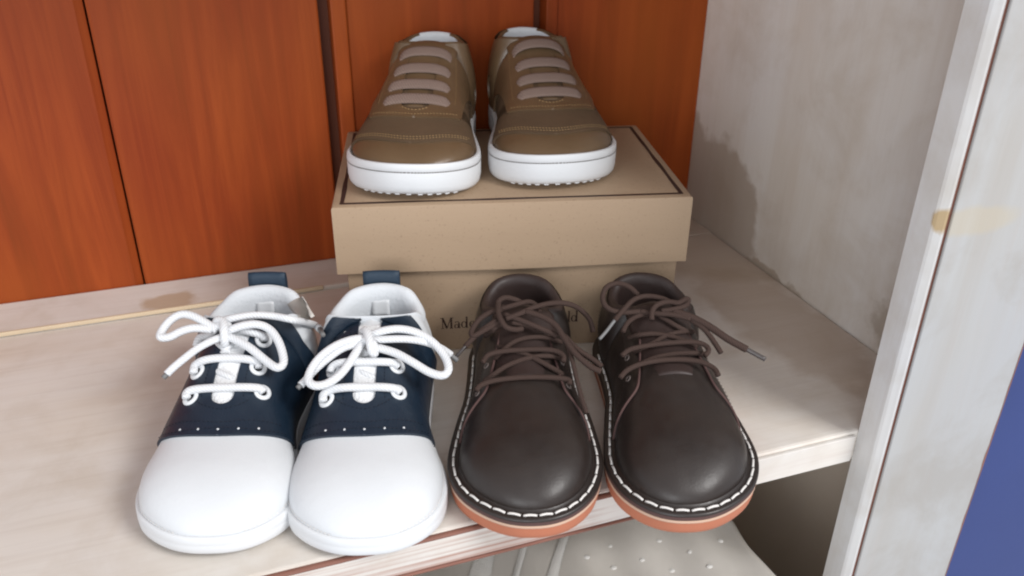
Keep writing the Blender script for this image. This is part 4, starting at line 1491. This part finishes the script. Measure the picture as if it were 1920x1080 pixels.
# ------------------------------------------------------------------ tan sneakers on the box
def sneaker(toe, ang, L, cxs, label, top_row_loose):
    sp = dict(W=([0, 0.12, 0.25, 0.42, 0.6, 0.76, 0.88, 1.0], [21.5, 23.0, 24.0, 26.3, 30.8, 33.6, 32.6, 28.5]),
              cx=([0, 0.25, 0.5, 0.7, 0.85, 1.0], cxs),
              z0=([0, 0.5, 0.8, 1.0], [15.0, 13.0, 15.0, 18.0]),
              h=([0, 0.26, 0.36, 0.45, 0.55, 0.65, 0.75, 0.84, 0.92, 1.0], [60, 58, 51.5, 45.5, 39.5, 35, 31.2, 28.8, 27.2, 25]),
              n=([0, 0.3, 0.5, 0.62, 0.75, 0.85, 1.0], [2.5, 2.8, 2.8, 2.6, 2.4, 2.4, 2.5]),
              zt=([0, 0.04, 0.09, 0.15, 0.21, 0.3], [60.5, 59.5, 57.5, 57, 59, 60]),
              yt=0.25, wt=19.5, bulge=2.4, heel_in=4.0, ym=0.74, heel_r=0.17, ntoe=2.35, ntop=2.1, yh=0.82,
              toe_in=3.0, spring=4.0, instep=((33, 58), (85, 35)), insole=18)
    s = Shoe(L, toe, ang, BH+0.0004, sp)
    s.root('sneaker')
    tag(s.r, label, 'shoe', 'pair of tan sneakers')
    up = base_upper(s, M['tan_leather'])
    s.slab('sole', [(-1.5, 0.2, 1), (1.2, 0.6, 1), (2.4, 2.2, 1), (2.9, 5.0, 0.9), (3.0, 12.6, 0.9), (2.75, 13.1, 0.9), (3.0, 13.6, 0.9), (2.8, 16.2, 0.9), (2.1, 17.2, 0.9), (0.9, 17.2, 0.9), (0.2, 16.0, 0.9), (-2, 15.0, 0.9)],
           M['white_rubber'], s.r)
    # tread bars under the toe
    lp, fr = s.outline(0.4, 60)
    V, Fc = [], []
    for i in range(0, len(lp), 2):
        if fr[i] < 0.93:
            continue
        p = lp[i]
        T = lp[(i+1) % len(lp)]-lp[i-1]
        T = T/(np.linalg.norm(T)+1e-9)
        N_ = np.array([T[1], -T[0]])
        b = len(V)
        z_ = 0.3+float(s.spring(fr[i]))
        for zz in (z_-0.35, z_+1.2):
            for a_, c_ in ((-1.2, -3.0), (1.2, -3.0), (1.2, 0.6), (-1.2, 0.6)):
                q = p+T*a_+N_*c_
                V.append((q[0]*0.001, q[1]*0.001, zz*0.001))
        Fc += [(b, b+3, b+2, b+1), (b+4, b+5, b+6, b+7), (b, b+1, b+5, b+4), (b+1, b+2, b+6, b+5), (b+2, b+3, b+7, b+6), (b+3, b, b+4, b+7)]
    o = link('tread', mesh('tread', V, Fc), M['white_rubber'], s.r, smooth=False)
    o['kind'] = 'stuff'
    # dark stitch groove round the cupsole
    lp, fr = s.outline(3.02, 110)
    V, Fc = [], []
    acc = 0
    m = len(lp)
    i = 0
    while i < m:
        if fr[i] > 0.25:
            a, b_ = lp[i], lp[(i+1) % m]
            zz = 13.1+float(s.spring(fr[i]))*0.9
            z2 = 13.1+float(s.spring(fr[(i+1) % m]))*0.9
            k = len(V)
            b_ = a+(b_-a)*0.72
            T = (b_-a)/(np.linalg.norm(b_-a)+1e-9)
            N_ = np.array([T[1], -T[0]])*0.16
            for p, z in ((a, zz), (b_, z2)):
                V += [(p[0]*.001, p[1]*.001, (z-0.28)*.001), ((p[0]+N_[0])*.001, (p[1]+N_[1])*.001, z*.001), (p[0]*.001, p[1]*.001, (z+0.28)*.001)]
            Fc += [(k, k+3, k+4, k+1), (k+1, k+4, k+5, k+2)]
        i += 1
    o = link('sole_stitching', mesh('sole_stitching', V, Fc), M['grey_thread'], s.r)
    o['kind'] = 'stuff'
    sl = 8.5
    def absx(y, t, sd):
        return np.abs(s.S(y, sd, t)[..., 0]-s.cx(y))
    def fstay(y, t, sd):
        x = absx(y, t, sd)
        dy = np.maximum(0, (y-0.60)*s.L)
        slit = (np.sqrt(x*x+dy*dy)-sl)/90
        front = (0.715-0.045*np.clip(x/24, 0, 1.3)**2)-y
        side = (24.5-7*np.clip((0.5-y)/0.3, 0, 1)*0-x)/90
        return np.minimum(np.minimum(slit, front), side)
    def fcap(y, t, sd):
        x = absx(y, t, sd)
        return y-(0.895-0.10*np.clip(x/30, 0, 1.2)**2)
    def fside(y, t, sd):
        # quarter panel over the rear half
        x = absx(y, t, sd)
        return np.minimum((0.62+0.06*t)-y, 0.88-t)
    st = s.patch('eyestay', fstay, 2.1, M['tan_leather'], s.r, nt=56, ny=1.2)
    sidep = s.patch('quarter', fside, 1.0, M['tan_nubuck'], s.r, nt=44)
    # the toe is the smoothest panel; the vamp strip behind it is duller
    def fvamp(y, t, sd):
        return np.minimum(-fcap(y, t, sd), y-0.56)
    vp = s.patch('vamp', fvamp, 1.0, M['tan_nubuck'], s.r, nt=44)
    s.collar(M['white_lining'], s.r, r=1.5, out=0.3, split=(M['tan_leather'], 0.028))
    s.tongue('tongue', 0.64, 0.20, 15, M['tan_leather'], s.r, off=-0.8, curv=5, rise=2.5, hw1=18, thick=2.2)
    for dy in (0.012, 0.028):
        s.seam('toe_stitching', [(0.795-dy, 0.35), (0.845-dy, 0.60), (0.885-dy, 0.85), (0.892-dy, 1.0), (0.885-dy, 1.15), (0.845-dy, 1.40), (0.795-dy, 1.65)], 1,
               M['gold_thread'], vp, off=1.15, r=0.28, step=1.7, ln=1.1)
    s.seam('stitching', [(0.655, 0.55), (0.685, 0.75), (0.700, 1.0), (0.685, 1.25), (0.655, 1.45)], 1, M['gold_thread'], st, off=2.25, r=0.26, step=1.7)
    s.seam('stitching', [(0.650, 0.86), (0.668, 0.94), (0.672, 1.0), (0.668, 1.06), (0.650, 1.14)], 1, M['gold_thread'], st, off=2.25, r=0.36, step=2.0, ln=1.4)
    for sd in (-1, 1):
        s.seam('stitching', [(0.28, 0.60), (0.45, 0.56), (0.60, 0.58)], sd, M['gold_thread'], st, off=2.25, r=0.2)
    # flat elastic laces, their ends tucked under the facings
    rows = ((0.605, 1.0, 0), (0.510, 0.95, 0), (0.415, 0.90, 0), (0.320, 0.86, top_row_loose))
    for (yv, sc_, loose) in rows:
        pts, ups = [], []
        for u in np.linspace(-1, 1, 25):
            x = u*20.0*sc_
            # find t on this side at this x
            sd = 1 if x > 0 else -1
            tt = np.linspace(0.2, 1, 120)
            xs2 = absx(np.full(120, yv), tt, sd)
            t_ = float(np.interp(-abs(x), -xs2, tt))
            P = s.S(yv, sd, t_)
            P[0] = x+float(s.cx(yv))
            lift = 3.0+loose*math.cos(u*math.pi/2)**0.6-(3.2*max(0, (abs(u)-0.80)/0.20)**1.4)
            # pulled straight across the gap
            P[2] += lift
            P[1] += 0.3*abs(u)**3
            pts.append(P)
        P = np.array(pts)
        V, Fc = [], []
        wy = 3.7
        slope = np.array([0, 1.0, -0.62])
        slope /= np.linalg.norm(slope)
        nrm = np.array([0, 0.53, 0.85])
        prof = [(-1, 0), (-0.92, 0.55), (-0.5, 0.75), (0, 0.8), (0.5, 0.75), (0.92, 0.55), (1, 0), (0.9, -0.4), (-0.9, -0.4)]
        for i, c in enumerate(P):
            u = i/24*2-1
            ww = wy*(1-0.16*abs(u)**4)
            for a, b in prof:
                V.append(c+slope*a*ww+nrm*b)
        k = len(prof)
        for i in range(24):
            for j in range(k):
                j2 = (j+1) % k
                Fc.append((i*k+j, i*k+j2, (i+1)*k+j2, (i+1)*k+j))
        Fc += [tuple(range(k))[::-1], tuple(24*k+j for j in range(k))]
        me = mesh('elastic_lace', np.array(V)*0.001, Fc)
        uv = me.uv_layers.new(name='UVMap')
        for p in me.polygons:
            for li, vi in zip(p.loop_indices, p.vertices):
                i, j = divmod(vi, k)
                uv.data[li].uv = (i*0.0016, j*0.001)
        link('elastic_lace', me, M['ribbon'], s.r)
    return s
sneaker((0.0518, 0.1425), 22, 132.5, [0, 1.5, 3.0, 2.5, 1.5, 0.5], 'tan leather sneaker with white sole on the left half of the box lid', 0.0)
sneaker((0.1300, 0.1325), 11, 134.0, [0, -4.0, -5.5, -4.0, -2.0, 0], 'tan leather sneaker with white sole on the right half of the box lid', 1.6)
